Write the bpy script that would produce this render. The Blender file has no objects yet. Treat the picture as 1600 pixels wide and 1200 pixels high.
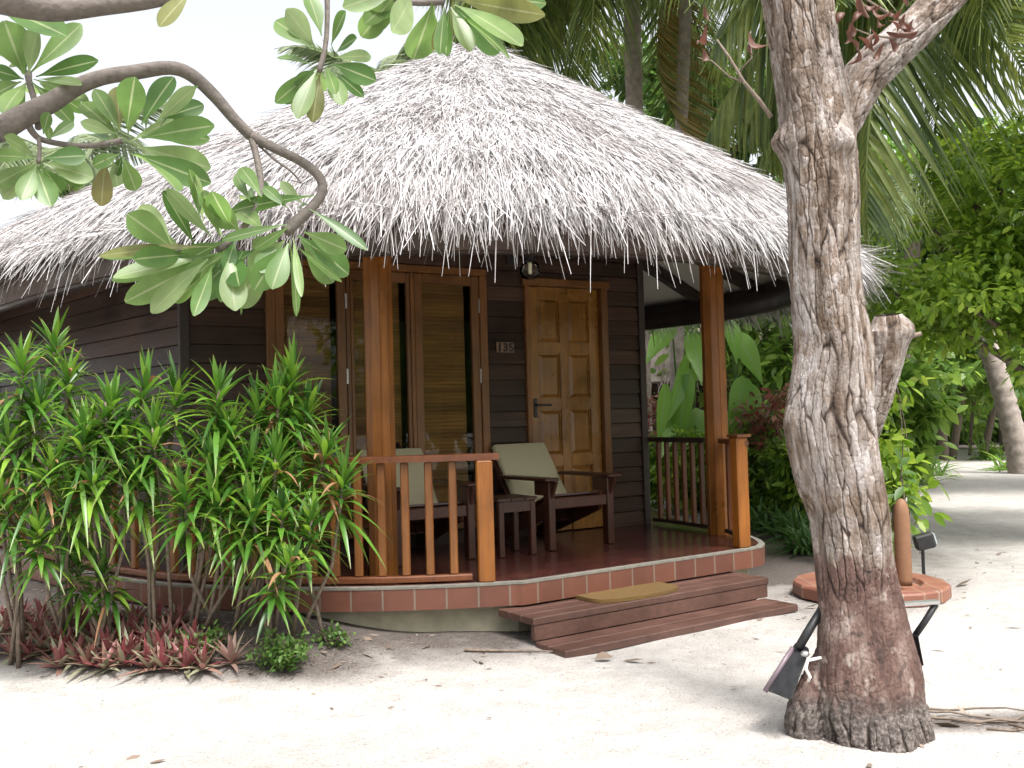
import bpy, math, random
import numpy as np
from math import radians as R_, sin, cos, pi
from mathutils import Matrix, Vector

rng = np.random.default_rng(7)
random.seed(7)
SC = bpy.context.scene
COL = SC.collection
A3 = lambda *a: np.array(a, float)

# ------------------------------------------------------------------ camera
EYE = 1.40
FPX = 1500.0
PITCH = math.atan(50 / FPX)
ROLL = -0.0275
cam_d = bpy.data.cameras.new('camera')
cam = bpy.data.objects.new('camera', cam_d)
COL.objects.link(cam)
SC.camera = cam
cam_d.sensor_width = 36
cam_d.lens = FPX / 1600 * 36
cam_d.clip_end = 500
CM = Matrix.Rotation(pi / 2 + PITCH, 4, 'X') @ Matrix.Rotation(ROLL, 4, 'Z')
cam.matrix_world = Matrix.Translation((0, 0, EYE)) @ CM
CMn = np.array(CM.to_3x3())


def at(x, y, Y):
    """world point seen at photo pixel x, y lying Y metres in front"""
    d = CMn @ A3((x - 800) / FPX, -(y - 600) / FPX, -1)
    return A3(0, 0, EYE) + d * (Y / d[1])


# ------------------------------------------------------------------ helpers
ORG = {}


def tag(o, label=None, cat=None, group=None, kind=None):
    if label: o['label'] = label
    if cat: o['category'] = cat
    if group: o['group'] = group
    if kind: o['kind'] = kind
    return o


def thing(name, label, cat, loc=(0, 0, 0), rz=0, group=None, local=False):
    o = bpy.data.objects.new(name, None)
    COL.objects.link(o)
    o.empty_display_size = .2
    o.location = loc
    o.rotation_euler = (0, 0, rz)
    tag(o, label, cat, group)
    ORG[o.name] = np.zeros(3) if local else A3(*loc)
    return o


def mk(name, V, F, mat, parent=None, uv=None, smooth=True):
    """one mesh object; V in world coordinates (or local ones for a local thing); F quads or triangles"""
    V = np.asarray(V, float).reshape(-1, 3)
    org = np.zeros(3)
    if parent is not None:
        org = ORG.get(parent.name, np.zeros(3))
    me = bpy.data.meshes.new(name)
    if isinstance(F, np.ndarray):
        n, k = F.shape
        me.vertices.add(len(V))
        me.vertices.foreach_set('co', (V - org).astype(np.float32).ravel())
        me.loops.add(n * k)
        me.loops.foreach_set('vertex_index', F.astype(np.int32).ravel())
        me.polygons.add(n)
        me.polygons.foreach_set('loop_start', np.arange(0, n * k, k, dtype=np.int32))
        if uv is not None:
            l = me.uv_layers.new(name='UVMap')
            l.data.foreach_set('uv', uv[F.ravel()].astype(np.float32).ravel())
        me.update(calc_edges=True)
        me.validate()
    else:
        me.from_pydata([tuple(v) for v in V - org], [], F)
        me.update()
    if smooth:
        me.polygons.foreach_set('use_smooth', np.ones(len(me.polygons), dtype=bool))
    if mat is not None:
        me.materials.append(mat)
    o = bpy.data.objects.new(name, me)
    COL.objects.link(o)
    if parent is not None:
        o.parent = parent
        ORG[o.name] = org
    return o


def link_copy(src, parent, loc=(0, 0, 0), rot=(0, 0, 0), scale=1):
    c = src.copy()
    COL.objects.link(c)
    c.parent = parent
    c.location = loc
    c.rotation_euler = rot
    c.scale = (scale,) * 3
    return c


def copy_tree(o, parent=None):
    c = o.copy()
    COL.objects.link(c)
    if parent is not None:
        c.parent = parent
    for ch in list(o.children):
        copy_tree(ch, c)
    return c


class MB:
    def __init__(s):
        s.V, s.F = [], []

    def add(s, V, F):
        n = len(s.V)
        s.V += [tuple(v) for v in V]
        s.F += [tuple(i + n for i in f) for f in F]
        return s

    def frame(s, o, ax, ay, az, x0, x1, y0, y1, z0, z1, bev=0):
        """box in the frame o + ax*x + ay*y + az*z, with chamfered edges along its longest side"""
        o, ax, ay, az = map(lambda q: np.asarray(q, float), (o, ax, ay, az))
        if bev:
            L = [x1 - x0, y1 - y0, z1 - z0]
            k = L.index(max(L))
            r = [(x0, x1), (y0, y1), (z0, z1)]
            a, b = [i for i in range(3) if i != k]
            (a0, a1), (b0, b1), (c0, c1) = r[a], r[b], r[k]
            pr = [(a0 + bev, b0), (a1 - bev, b0), (a1, b0 + bev), (a1, b1 - bev), (a1 - bev, b1), (a0 + bev, b1), (a0, b1 - bev), (a0, b0 + bev)]
            V = []
            ca, cb = (a0 + a1) / 2, (b0 + b1) / 2
            sa, sb = 1 - bev / (a1 - a0) * 1.6, 1 - bev / (b1 - b0) * 1.6
            for c, q in ((c0, 1), (c0 + bev, 0), (c1 - bev, 0), (c1, 1)):
                for p in pr:
                    t = [0, 0, 0]
                    t[a] = ca + (p[0] - ca) * (sa if q else 1)
                    t[b] = cb + (p[1] - cb) * (sb if q else 1)
                    t[k] = c
                    V.append(o + ax * t[0] + ay * t[1] + az * t[2])
            F = [tuple(range(7, -1, -1)), tuple(range(24, 32))]
            for j in range(3):
                for i in range(8):
                    F.append((j * 8 + i, j * 8 + (i + 1) % 8, j * 8 + 8 + (i + 1) % 8, j * 8 + 8 + i))
            if k == 1:
                F = [f[::-1] for f in F]
            return s.add(V, F)
        V = [o + ax * x + ay * y + az * z for z in (z0, z1) for y in (y0, y1) for x in (x0, x1)]
        return s.add(V, [(0, 2, 3, 1), (4, 5, 7, 6), (0, 1, 5, 4), (2, 6, 7, 3), (0, 4, 6, 2), (1, 3, 7, 5)])

    def box(s, x0, x1, y0, y1, z0, z1, bev=0):
        return s.frame((0, 0, 0), (1, 0, 0), (0, 1, 0), (0, 0, 1), x0, x1, y0, y1, z0, z1, bev)

    def tube(s, P, r, n=8, cap=True):
        P = [np.asarray(p, float) for p in P]
        if np.isscalar(r): r = [r] * len(P)
        V, F = [], []
        prev = None
        for i, p in enumerate(P):
            t = P[min(i + 1, len(P) - 1)] - P[max(i - 1, 0)]
            t = t / (np.linalg.norm(t) + 1e-9)
            if prev is None:
                u = np.cross(t, (0, 0, 1) if abs(t[2]) < .9 else (1, 0, 0))
            else:
                u = prev - t * (prev @ t)
            u = u / (np.linalg.norm(u) + 1e-9)
            prev = u
            v = np.cross(t, u)
            for k in range(n):
                a = 2 * pi * k / n
                V.append(p + (u * cos(a) + v * sin(a)) * r[i])
        for i in range(len(P) - 1):
            for k in range(n):
                F.append((i * n + k, i * n + (k + 1) % n, (i + 1) * n + (k + 1) % n, (i + 1) * n + k))
        if cap:
            F.append(tuple(range(n - 1, -1, -1)))
            F.append(tuple((len(P) - 1) * n + k for k in range(n)))
        return s.add(V, F)

    def lathe(s, o, prof, n=20):
        V, F = [], []
        for r, z in prof:
            for k in range(n):
                a = 2 * pi * k / n
                V.append((o[0] + r * cos(a), o[1] + r * sin(a), o[2] + z))
        for i in range(len(prof) - 1):
            for k in range(n):
                F.append((i * n + k, i * n + (k + 1) % n, (i + 1) * n + (k + 1) % n, (i + 1) * n + k))
        F.append(tuple(range(n - 1, -1, -1)))
        F.append(tuple((len(prof) - 1) * n + k for k in range(n)))
        return s.add(V, F)

    def prism(s, poly, z0, z1):
        n = len(poly)
        V = [(p[0], p[1], z0) for p in poly] + [(p[0], p[1], z1) for p in poly]
        F = [tuple(range(n - 1, -1, -1)), tuple(range(n, 2 * n))]
        F += [(i, (i + 1) % n, n + (i + 1) % n, n + i) for i in range(n)]
        return s.add(V, F)

    def build(s, name, mat, parent=None, smooth=False):
        return mk(name, np.array(s.V), s.F, mat, parent, smooth=smooth)


def nrm(a):
    return a / (np.linalg.norm(a, axis=-1, keepdims=True) + 1e-9)


def strips(P, D, U, L, W, prof, droop=0., fold=0., cup=0.):
    """N leaf blades; returns V, F (quads), uv.  fold>0 gives a raised pair of halves with a midrib line"""
    P, D, U = np.asarray(P, float), nrm(np.asarray(D, float)), np.asarray(U, float)
    N = len(P)
    L = np.broadcast_to(np.asarray(L, float), (N,))
    W = np.broadcast_to(np.asarray(W, float), (N,))
    dr = np.broadcast_to(np.asarray(droop, float), (N,))
    S = len(prof)
    t = np.linspace(0, 1, S)
    side = nrm(np.cross(D, U))
    n0 = np.cross(side, D)
    c = P[:, None] + D[:, None] * (L[:, None] * t)[..., None] - A3(0, 0, 1) * (dr[:, None] * L[:, None] * t ** 2)[..., None]
    c = c + n0[:, None] * (cup * L[:, None] * (t - t ** 2))[..., None]
    hw = (W[:, None] / 2 * np.asarray(prof)[None])[..., None]
    ls = c - side[:, None] * hw
    rs = c + side[:, None] * hw
    if fold:
        ls = ls + n0[:, None] * hw * fold
        rs = rs + n0[:, None] * hw * fold
        V = np.stack([ls, c, rs], 2)
        K = 3
        us = [0, .5, 1]
    else:
        V = np.stack([ls, rs], 2)
        K = 2
        us = [0, 1]
    uv = np.zeros((N, S, K, 2))
    uv[..., 0] = np.array(us)[None, None]
    uv[..., 1] = t[None, :, None]
    b = (np.arange(N) * S * K)[:, None, None] + (np.arange(S - 1) * K)[None, :, None] + np.arange(K - 1)[None, None]
    F = np.stack([b, b + 1, b + K + 1, b + K], -1).reshape(-1, 4)
    return V.reshape(-1, 3), F, uv.reshape(-1, 2)


def each(name, st, cnt, mat, parent):
    """every blade of a strips() result as a part of its own"""
    V, F, uv = st
    per, pf = len(V) // cnt, len(F) // cnt
    for i in range(cnt):
        mk(name, V[i * per:(i + 1) * per], F[i * pf:(i + 1) * pf] - i * per, mat, parent, uv[i * per:(i + 1) * per])


def merge(*parts):
    V, F, UV, n = [], [], [], 0
    for v, f, u in parts:
        V.append(v); F.append(f + n); UV.append(u)
        n += len(v)
    return np.concatenate(V), np.concatenate(F), np.concatenate(UV)


def rdir(n, g=rng):
    return nrm(g.normal(size=(n, 3)))


# ------------------------------------------------------------------ materials
def new_mat(name):
    m = bpy.data.materials.new(name)
    m.use_nodes = True
    nt = m.node_tree
    b = nt.nodes['Principled BSDF']
    return m, nt, b


def N(nt, t, **kw):
    n = nt.nodes.new(t)
    for k, v in kw.items():
        if k in n.inputs.keys():
            n.inputs[k].default_value = v
        else:
            setattr(n, k, v)
    return n


def ramp(nt, stops, fac):
    r = nt.nodes.new('ShaderNodeValToRGB')
    e = r.color_ramp.elements
    while len(e) < len(stops): e.new(.5)
    for i, (p, c) in enumerate(stops):
        e[i].position = p
        e[i].color = (c[0], c[1], c[2], 1)
    nt.links.new(fac, r.inputs[0])
    return r


def coords(nt, kind='Object', scale=(1, 1, 1), rot=(0, 0, 0)):
    tc = nt.nodes.new('ShaderNodeTexCoord')
    mp = nt.nodes.new('ShaderNodeMapping')
    mp.inputs['Scale'].default_value = scale
    mp.inputs['Rotation'].default_value = rot
    nt.links.new(tc.outputs[kind], mp.inputs[0])
    return mp.outputs[0]


def noise(nt, vec, scale, detail=4, rough=.55, dist=0):
    n = N(nt, 'ShaderNodeTexNoise', Scale=scale, Detail=detail, Roughness=rough, Distortion=dist)
    nt.links.new(vec, n.inputs['Vector'])
    return n.outputs['Fac']


def bump(nt, b, h, strength, dist=.01):
    n = N(nt, 'ShaderNodeBump', Strength=strength, Distance=dist)
    nt.links.new(h, n.inputs['Height'])
    nt.links.new(n.outputs[0], b.inputs['Normal'])
    return n


def mixc(nt, fac, a, c, mode='MIX'):
    n = nt.nodes.new('ShaderNodeMix')
    n.data_type = 'RGBA'
    n.blend_type = mode
    for s, v in ((0, fac), (6, a), (7, c)):
        if hasattr(v, 'is_output'): nt.links.new(v, n.inputs[s])
        elif s == 0: n.inputs[0].default_value = v
        else: n.inputs[s].default_value = (v[0], v[1], v[2], 1)
    return n.outputs[2]


def wood(name, dark, light, rough=.4, scale=(40, 40, 3), spread=.35, coat=0):
    m, nt, b = new_mat(name)
    v = coords(nt, 'Object', scale)
    f = noise(nt, v, 1.0, 5, .6, .6)
    r = ramp(nt, [(.5 - spread, dark), (.5 + spread, light)], f)
    v2 = coords(nt, 'Object', (1.3, 1.3, 1.3))
    f2 = noise(nt, v2, 2.2, 3)
    r2 = ramp(nt, [(.3, (.62, .6, .58)), (.7, (1.1, 1.08, 1.05))], f2)
    isl = N(nt, 'ShaderNodeNewGeometry')
    r3 = ramp(nt, [(0, (.8, .8, .8)), (1, (1.12, 1.12, 1.12))], isl.outputs['Random Per Island'])
    c = mixc(nt, 1, mixc(nt, 1, r.outputs[0], r2.outputs[0], 'MULTIPLY'), r3.outputs[0], 'MULTIPLY')
    nt.links.new(c, b.inputs['Base Color'])
    rr = ramp(nt, [(.3, (rough - .1,) * 3), (.75, (rough + .15,) * 3)], f2)
    nt.links.new(rr.outputs[0], b.inputs['Roughness'])
    b.inputs['Coat Weight'].default_value = coat
    b.inputs['Coat Roughness'].default_value = .15
    bump(nt, b, f, .12, .004)
    return m


def plain(name, col, rough=.5, metal=0, var=.15, nscale=12, bmp=0):
    m, nt, b = new_mat(name)
    v = coords(nt)
    f = noise(nt, v, nscale, 5)
    lo = [c * (1 - var) for c in col]
    hi = [min(1, c * (1 + var)) for c in col]
    r = ramp(nt, [(.3, lo), (.7, hi)], f)
    nt.links.new(r.outputs[0], b.inputs['Base Color'])
    b.inputs['Roughness'].default_value = rough
    b.inputs['Metallic'].default_value = metal
    if bmp: bump(nt, b, f, bmp, .01)
    return m


def leafmat(name, cols, rough=.4, trans=.3, rib=None, tip=None, blotch=0, spec=.5):
    m, nt, b = new_mat(name)
    g = N(nt, 'ShaderNodeNewGeometry')
    n = len(cols)
    r = ramp(nt, [(i / max(1, n - 1), c) for i, c in enumerate(cols)], g.outputs['Random Per Island'])
    c = r.outputs[0]
    uv = N(nt, 'ShaderNodeTexCoord').outputs['UV']
    sp = N(nt, 'ShaderNodeSeparateXYZ')
    nt.links.new(uv, sp.inputs[0])
    if rib:
        a = N(nt, 'ShaderNodeMath', operation='SUBTRACT'); a.inputs[1].default_value = .5
        nt.links.new(sp.outputs[0], a.inputs[0])
        ab = N(nt, 'ShaderNodeMath', operation='ABSOLUTE')
        nt.links.new(a.outputs[0], ab.inputs[0])
        rr = ramp(nt, [(.025, (1, 1, 1)), (.05, (0, 0, 0))], ab.outputs[0])
        # side veins
        w = N(nt, 'ShaderNodeMath', operation='MULTIPLY_ADD')
        nt.links.new(ab.outputs[0], w.inputs[0]); w.inputs[1].default_value = -.22
        nt.links.new(sp.outputs[1], w.inputs[2])
        s = N(nt, 'ShaderNodeMath', operation='MULTIPLY'); s.inputs[1].default_value = 150
        nt.links.new(w.outputs[0], s.inputs[0])
        sn = N(nt, 'ShaderNodeMath', operation='SINE')
        nt.links.new(s.outputs[0], sn.inputs[0])
        vr = ramp(nt, [(.88, (0, 0, 0)), (1, (.16, .16, .16))], sn.outputs[0])
        c = mixc(nt, vr.outputs[0], c, rib)
        c = mixc(nt, rr.outputs[0], c, rib)
    if tip:
        tr = ramp(nt, [(.8, (0, 0, 0)), (1, (1, 1, 1))], sp.outputs[1])
        c = mixc(nt, tr.outputs[0], c, tip)
    if blotch:
        f = noise(nt, coords(nt, 'Object'), 9, 3)
        bl = ramp(nt, [(.35, (1 - blotch,) * 3), (.65, (1 + blotch * .5,) * 3)], f)
        c = mixc(nt, 1, c, bl.outputs[0], 'MULTIPLY')
    nt.links.new(c, b.inputs['Base Color'])
    b.inputs['Roughness'].default_value = rough
    b.inputs['Specular IOR Level'].default_value = spec
    if trans:
        t = N(nt, 'ShaderNodeBsdfTranslucent')
        hs = N(nt, 'ShaderNodeHueSaturation', Hue=.485, Saturation=1.05, Value=1.7)
        nt.links.new(c, hs.inputs['Color'])
        nt.links.new(hs.outputs[0], t.inputs[0])
        mx = N(nt, 'ShaderNodeMixShader')
        mx.inputs[0].default_value = trans
        nt.links.new(b.outputs[0], mx.inputs[1])
        nt.links.new(t.outputs[0], mx.inputs[2])
        nt.links.new(mx.outputs[0], nt.nodes['Material Output'].inputs[0])
    return m


M = {}
M['orange'] = wood('varnished_wood', (.14, .043, .005), (.35, .125, .015), .36, (45, 45, 2.5), coat=.08)
M['redwood'] = wood('red_rail_wood', (.085, .024, .008), (.19, .06, .017), .4, (30, 30, 5), coat=.08)
M['baluster'] = wood('baluster_wood', (.11, .036, .008), (.27, .105, .024), .42, (45, 45, 3))
M['frame'] = wood('window_frame_wood', (.115, .043, .009), (.25, .10, .02), .4, (40, 40, 3), coat=.15)
M['doorwood'] = wood('door_wood', (.15, .064, .011), (.35, .16, .028), .3, (40, 40, 3), coat=.45)
M['chair'] = wood('chair_wood', (.028, .008, .005), (.075, .023, .011), .4, (25, 25, 25))
M['stepwood'] = wood('step_wood', (.06, .029, .022), (.155, .078, .06), .5, (3, 40, 40))
M['beam'] = wood('beam_wood', (.018, .010, .008), (.04, .022, .016), .55, (8, 8, 20))
M['fascia'] = wood('fascia_wood', (.045, .026, .02), (.085, .055, .043), .6, (8, 8, 20))
M['soffit'] = plain('cream_soffit', (.78, .75, .66), .7, var=.06, nscale=3)
M['cushion'] = plain('cushion_cloth', (.40, .36, .235), .9, var=.06, nscale=160, bmp=.2)
M['black'] = plain('black_metal', (.02, .02, .022), .45, .0, var=.4, nscale=25)
M['steel'] = plain('bracket_steel', (.5, .5, .5), .35, .8, var=.15)
M['cable'] = plain('white_cable', (.7, .68, .66), .5)
M['terracotta'] = plain('terracotta_post', (.20, .098, .05), .7, var=.1, nscale=30, bmp=.1)
M['concrete'] = plain('concrete', (.36, .325, .24), .9, var=.25, nscale=6, bmp=.4)
M['kerbmortar'] = plain('mortar', (.17, .16, .135), .9, var=.2, nscale=20)
M['coir'] = plain('coir', (.13, .075, .02), 1, var=.5, nscale=150, bmp=1)
M['brass'] = plain('lamp_brass', (.5, .42, .2), .4, .3)
M['bulb'] = plain('bulb_cap', (.75, .72, .5), .4)
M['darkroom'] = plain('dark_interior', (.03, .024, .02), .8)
M['digit'] = plain('black_digit', (.012, .01, .01), .5)
M['plate'] = plain('number_plate_wood', (.17, .10, .06), .5)
M['lens'] = plain('lamp_lens', (.5, .55, .58), .15)


def siding_mat():
    m, nt, b = new_mat('dark_stained_siding')
    v = coords(nt, 'Object', (2.2, 2.2, 60))
    f = noise(nt, v, 1.0, 4)
    f2 = noise(nt, coords(nt, 'Object', (1, 1, 1)), 1.7, 4)
    r = ramp(nt, [(.25, (.034, .019, .014)), (.8, (.082, .050, .038))], f)
    r2 = ramp(nt, [(.35, (.7, .7, .7)), (.7, (1.2, 1.2, 1.15))], f2)
    g = N(nt, 'ShaderNodeNewGeometry')
    r3 = ramp(nt, [(0, (.55, .55, .56)), (1, (1.35, 1.28, 1.25))], g.outputs['Random Per Island'])
    nt.links.new(mixc(nt, 1, mixc(nt, 1, r.outputs[0], r2.outputs[0], 'MULTIPLY'), r3.outputs[0], 'MULTIPLY'), b.inputs['Base Color'])
    b.inputs['Specular IOR Level'].default_value = .25
    rr = ramp(nt, [(.3, (.32, .32, .32)), (.7, (.5, .5, .5))], f2)
    nt.links.new(rr.outputs[0], b.inputs['Roughness'])
    bump(nt, b, f, .2, .003)
    return m


M['siding'] = siding_mat()


def tile_mat(name, c1, c2, mortar, w, h, rough, kind='Object', ms=.02, offset=0., rot=(0, 0, 0)):
    m, nt, b = new_mat(name)
    v = coords(nt, kind, (1, 1, 1), rot)
    br = N(nt, 'ShaderNodeTexBrick', Scale=1.0)
    br.offset = offset
    br.inputs['Color1'].default_value = (*c1, 1)
    br.inputs['Color2'].default_value = (*c2, 1)
    br.inputs['Mortar'].default_value = (*mortar, 1)
    br.inputs['Mortar Size'].default_value = ms * h
    br.inputs['Brick Width'].default_value = w
    br.inputs['Row Height'].default_value = h
    br.inputs['Bias'].default_value = 0
    nt.links.new(v, br.inputs['Vector'])
    f = noise(nt, coords(nt, 'Object'), 7, 5)
    r = ramp(nt, [(.3, (.86, .86, .86)), (.7, (1.08, 1.06, 1.05))], f)
    nt.links.new(mixc(nt, 1, br.outputs['Color'], r.outputs[0], 'MULTIPLY'), b.inputs['Base Color'])
    rr = ramp(nt, [(.3, (rough,) * 3), (.7, (rough + .07,) * 3)], f)
    nt.links.new(rr.outputs[0], b.inputs['Roughness'])
    bump(nt, b, br.outputs['Fac'], -.35, .004)
    return m


M['floor'] = tile_mat('porch_floor_tile', (.06, .018, .016), (.08, .026, .02), (.012, .008, .008), .2, .2, .2, ms=.035, offset=.5, rot=(0, 0, -.6))
M['edge'] = tile_mat('edge_tile', (.15, .056, .034), (.11, .042, .028), (.17, .135, .105), .2, .5, .45, kind='UV', ms=.012)
M['slabtile'] = tile_mat('basin_tile', (.24, .10, .06), (.19, .075, .05), (.27, .2, .15), .16, .16, .55, ms=.03)


def thatch_mat(name, cols):
    m, nt, b = new_mat(name)
    g = N(nt, 'ShaderNodeNewGeometry')
    r = ramp(nt, cols, g.outputs['Random Per Island'])
    f = noise(nt, coords(nt, 'Object'), 1.1, 4)
    r2 = ramp(nt, [(.32, (.70, .67, .65)), (.7, (1.05, 1.05, 1.05))], f)
    nt.links.new(mixc(nt, 1, r.outputs[0], r2.outputs[0], 'MULTIPLY'), b.inputs['Base Color'])
    b.inputs['Roughness'].default_value = .75
    b.inputs['Specular IOR Level'].default_value = .25
    return m


M['straw'] = thatch_mat('weathered_straw', [(0, (.12, .105, .10)), (.2, (.32, .30, .295)), (.5, (.55, .535, .54)), (1, (.76, .75, .77))])
M['thatch'] = plain('thatch_bed', (.20, .17, .16), .95, var=.4, nscale=30, bmp=1)
M['straw_far'] = thatch_mat('far_straw', [(0, (.25, .2, .17)), (1, (.6, .53, .48))])


def sand_mat():
    m, nt, b = new_mat('coral_sand')
    v = coords(nt, 'Object')
    big = noise(nt, v, .55, 5, .6)
    mid = noise(nt, v, 5, 5, .65)
    fine = noise(nt, v, 70, 4, .7)
    grit = noise(nt, v, 330, 2, .6)
    c = ramp(nt, [(.3, (.46, .435, .41)), (.7, (.57, .545, .52))], big).outputs[0]
    c = mixc(nt, 1, c, ramp(nt, [(.3, (.80, .79, .78)), (.65, (1.04, 1.04, 1.04))], mid).outputs[0], 'MULTIPLY')
    c = mixc(nt, 1, c, ramp(nt, [(.27, (.40, .37, .35)), (.45, (1, 1, 1))], fine).outputs[0], 'MULTIPLY')
    c = mixc(nt, 1, c, ramp(nt, [(.3, (.5, .48, .46)), (.5, (1, 1, 1))], grit).outputs[0], 'MULTIPLY')
    # leaf mould and soil in the planting bed; debris and painted shade beside the porch
    at_ = N(nt, 'ShaderNodeAttribute', attribute_name='soil_shade')
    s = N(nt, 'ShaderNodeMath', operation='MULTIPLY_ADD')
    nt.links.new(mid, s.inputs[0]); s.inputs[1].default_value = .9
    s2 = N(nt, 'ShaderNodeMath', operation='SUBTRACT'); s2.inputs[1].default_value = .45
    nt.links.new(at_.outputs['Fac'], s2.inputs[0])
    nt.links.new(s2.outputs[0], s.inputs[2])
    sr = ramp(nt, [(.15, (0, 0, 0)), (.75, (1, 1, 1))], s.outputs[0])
    soil_shade = ramp(nt, [(.3, (.06, .048, .042)), (.7, (.19, .165, .15))], fine).outputs[0]
    c = mixc(nt, sr.outputs[0], c, soil_shade)
    nt.links.new(c, b.inputs['Base Color'])
    b.inputs['Roughness'].default_value = .95
    b.inputs['Specular IOR Level'].default_value = .15
    h = N(nt, 'ShaderNodeMath', operation='MULTIPLY_ADD')
    nt.links.new(mid, h.inputs[0]); h.inputs[1].default_value = 3
    nt.links.new(fine, h.inputs[2])
    bump(nt, b, h.outputs[0], .8, .018)
    return m


M['sand'] = sand_mat()

M['dracaena'] = leafmat('dracaena_leaf', [(.026, .08, .013), (.055, .15, .02), (.105, .23, .03), (.20, .34, .045)], .34, .32, tip=(.17, .17, .05))
M['dead'] = leafmat('dead_leaf', [(.12, .06, .03), (.25, .13, .06), (.32, .2, .1)], .7, .2)
M['stem'] = plain('stem_bark', (.17, .13, .10), .8, var=.3, nscale=40, bmp=.4)
M['rhoeo'] = leafmat('rhoeo_leaf', [(.24, .05, .06), (.18, .055, .055), (.30, .13, .12), (.21, .20, .12), (.31, .32, .22), (.16, .08, .06), (.34, .21, .17)], .45, .2)
M['herb'] = leafmat('herb_leaf', [(.05, .12, .025), (.1, .19, .04), (.15, .24, .06)], .5, .3)
M['plumeria'] = leafmat('plumeria_leaf', [(.06, .14, .035), (.11, .205, .055), (.16, .26, .08), (.24, .32, .15)], .36, .5, rib=(.30, .36, .19), blotch=.22)
M['plumeria_old'] = leafmat('old_plumeria_leaf', [(.13, .17, .05), (.17, .19, .06), (.22, .20, .07)], .45, .35, rib=(.3, .3, .15), blotch=.35)
M['plumbark'] = plain('plumeria_bark', (.13, .108, .095), .75, var=.25, nscale=45, bmp=.6)
M['palm'] = leafmat('palm_leaflet', [(.055, .095, .026), (.095, .145, .036), (.15, .20, .048), (.22, .26, .07)], .38, .42, blotch=.2)
M['palm_grey'] = leafmat('grey_palm_leaflet', [(.09, .13, .065), (.15, .20, .10), (.24, .28, .16)], .4, .4)
M['palm_old'] = leafmat('old_palm_leaflet', [(.10, .12, .025), (.18, .15, .035), (.26, .17, .05)], .5, .3)
M['palmbark'] = plain('palm_trunk_bark', (.27, .23, .2), .85, var=.3, nscale=10, bmp=.5)
M['crown_light'] = leafmat('light_tree_leaf', [(.10, .19, .025), (.16, .28, .035), (.23, .36, .05), (.31, .42, .08)], .4, .5)
M['crown_mid'] = leafmat('mid_tree_leaf', [(.08, .17, .034), (.14, .25, .048), (.22, .34, .07)], .45, .5)
M['crown_dark'] = leafmat('dark_tree_leaf', [(.035, .085, .022), (.065, .135, .032), (.11, .19, .045)], .45, .42)
M['taro'] = leafmat('taro_leaf', [(.11, .27, .04), (.16, .33, .06), (.22, .38, .08)], .35, .5, rib=(.2, .34, .12))
M['croton'] = leafmat('croton_leaf', [(.28, .05, .04), (.36, .12, .1), (.07, .13, .03), (.4, .2, .15), (.12, .05, .03)], .4, .3)
M['fern'] = leafmat('fern_leaf', [(.03, .085, .02), (.055, .13, .03), (.09, .17, .04)], .5, .3)
M['treebark'] = plain('tree_bark', (.15, .115, .09), .9, var=.35, nscale=25, bmp=.6)
M['dryleaf'] = leafmat('curled_brown_leaf', [(.045, .016, .01), (.09, .033, .02), (.13, .06, .04), (.28, .22, .19)], .5, .25)
M['litter'] = leafmat('leaf_crumb', [(.08, .055, .04), (.18, .13, .1), (.28, .22, .17)], .9, 0)

# ------------------------------------------------------------------ plan of the place
C1 = A3(-.75, 9.6)
VDIR = A3(-.69, .72) / np.hypot(.69, .72)
C2 = C1 + VDIR * 2.5
DECK = .35


def outline(phi, R):
    d = np.stack([np.cos(phi), np.sin(phi)], -1)
    s = d @ VDIR
    w = np.clip((s + .35) / .7, 0, 1)
    w = w * w * (3 - 2 * w)
    return C1 + (C2 - C1) * w[..., None] + d * R


def smooth(a, b, x):
    t = np.clip((x - a) / (b - a), 0, 1)
    return t * t * (3 - 2 * t)


def ground_z(x, y):
    x, y = np.asarray(x, float), np.asarray(y, float)
    r = np.hypot(x - C1[0], y - C1[1])
    bed = smooth(4.7, 3.75, r) * smooth(-.55, -1.7, x)
    z = .19 * bed
    z = z + .055 * np.exp(-((x + .45) ** 2 + (y - 5.95) ** 2) / .35)
    z = z + .012 * np.sin(x * 2.1 + 1.3 * y) * np.sin(y * 1.7 - .6 * x) + .006 * np.sin(5.3 * x + 2 * y) * np.sin(4.1 * y)
    z = z + .035 * np.exp(-((x - 1.36) ** 2 + (y - 4.15) ** 2) / .25)
    z = z + .16 * smooth(9, 13, y) * smooth(2.2, 3, x) * smooth(6, 4.5, x)
    return z


def soil_shade_mask(x, y):
    r = np.hypot(x - C1[0], y - C1[1])
    bed = smooth(4.75, 4.2, r) * smooth(-.35, -1.2, x)
    right = smooth(1.7, 2.0, x) * smooth(3.4, 2.6, x) * smooth(7.3, 8.0, y) * smooth(13, 11, y)
    far = smooth(27.5, 30, y) * .8
    root = .75 * np.exp(-((y - 4.25 - .1 * (x - 2)) / .16) ** 2) * smooth(1.55, 1.75, x) * smooth(4, 2.7, x)
    near = .8 * smooth(4.6, 3.7, r) * smooth(.6, -.2, x)  # grey zone before the porch: shade painted into the sand, mixed with debris
    side = .45 * smooth(3.9, 3.3, np.hypot(x - .4, y - 9.2)) * smooth(1.5, 2, x)
    return np.maximum.reduce([bed * .95, right, far, root, near, side])


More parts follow.
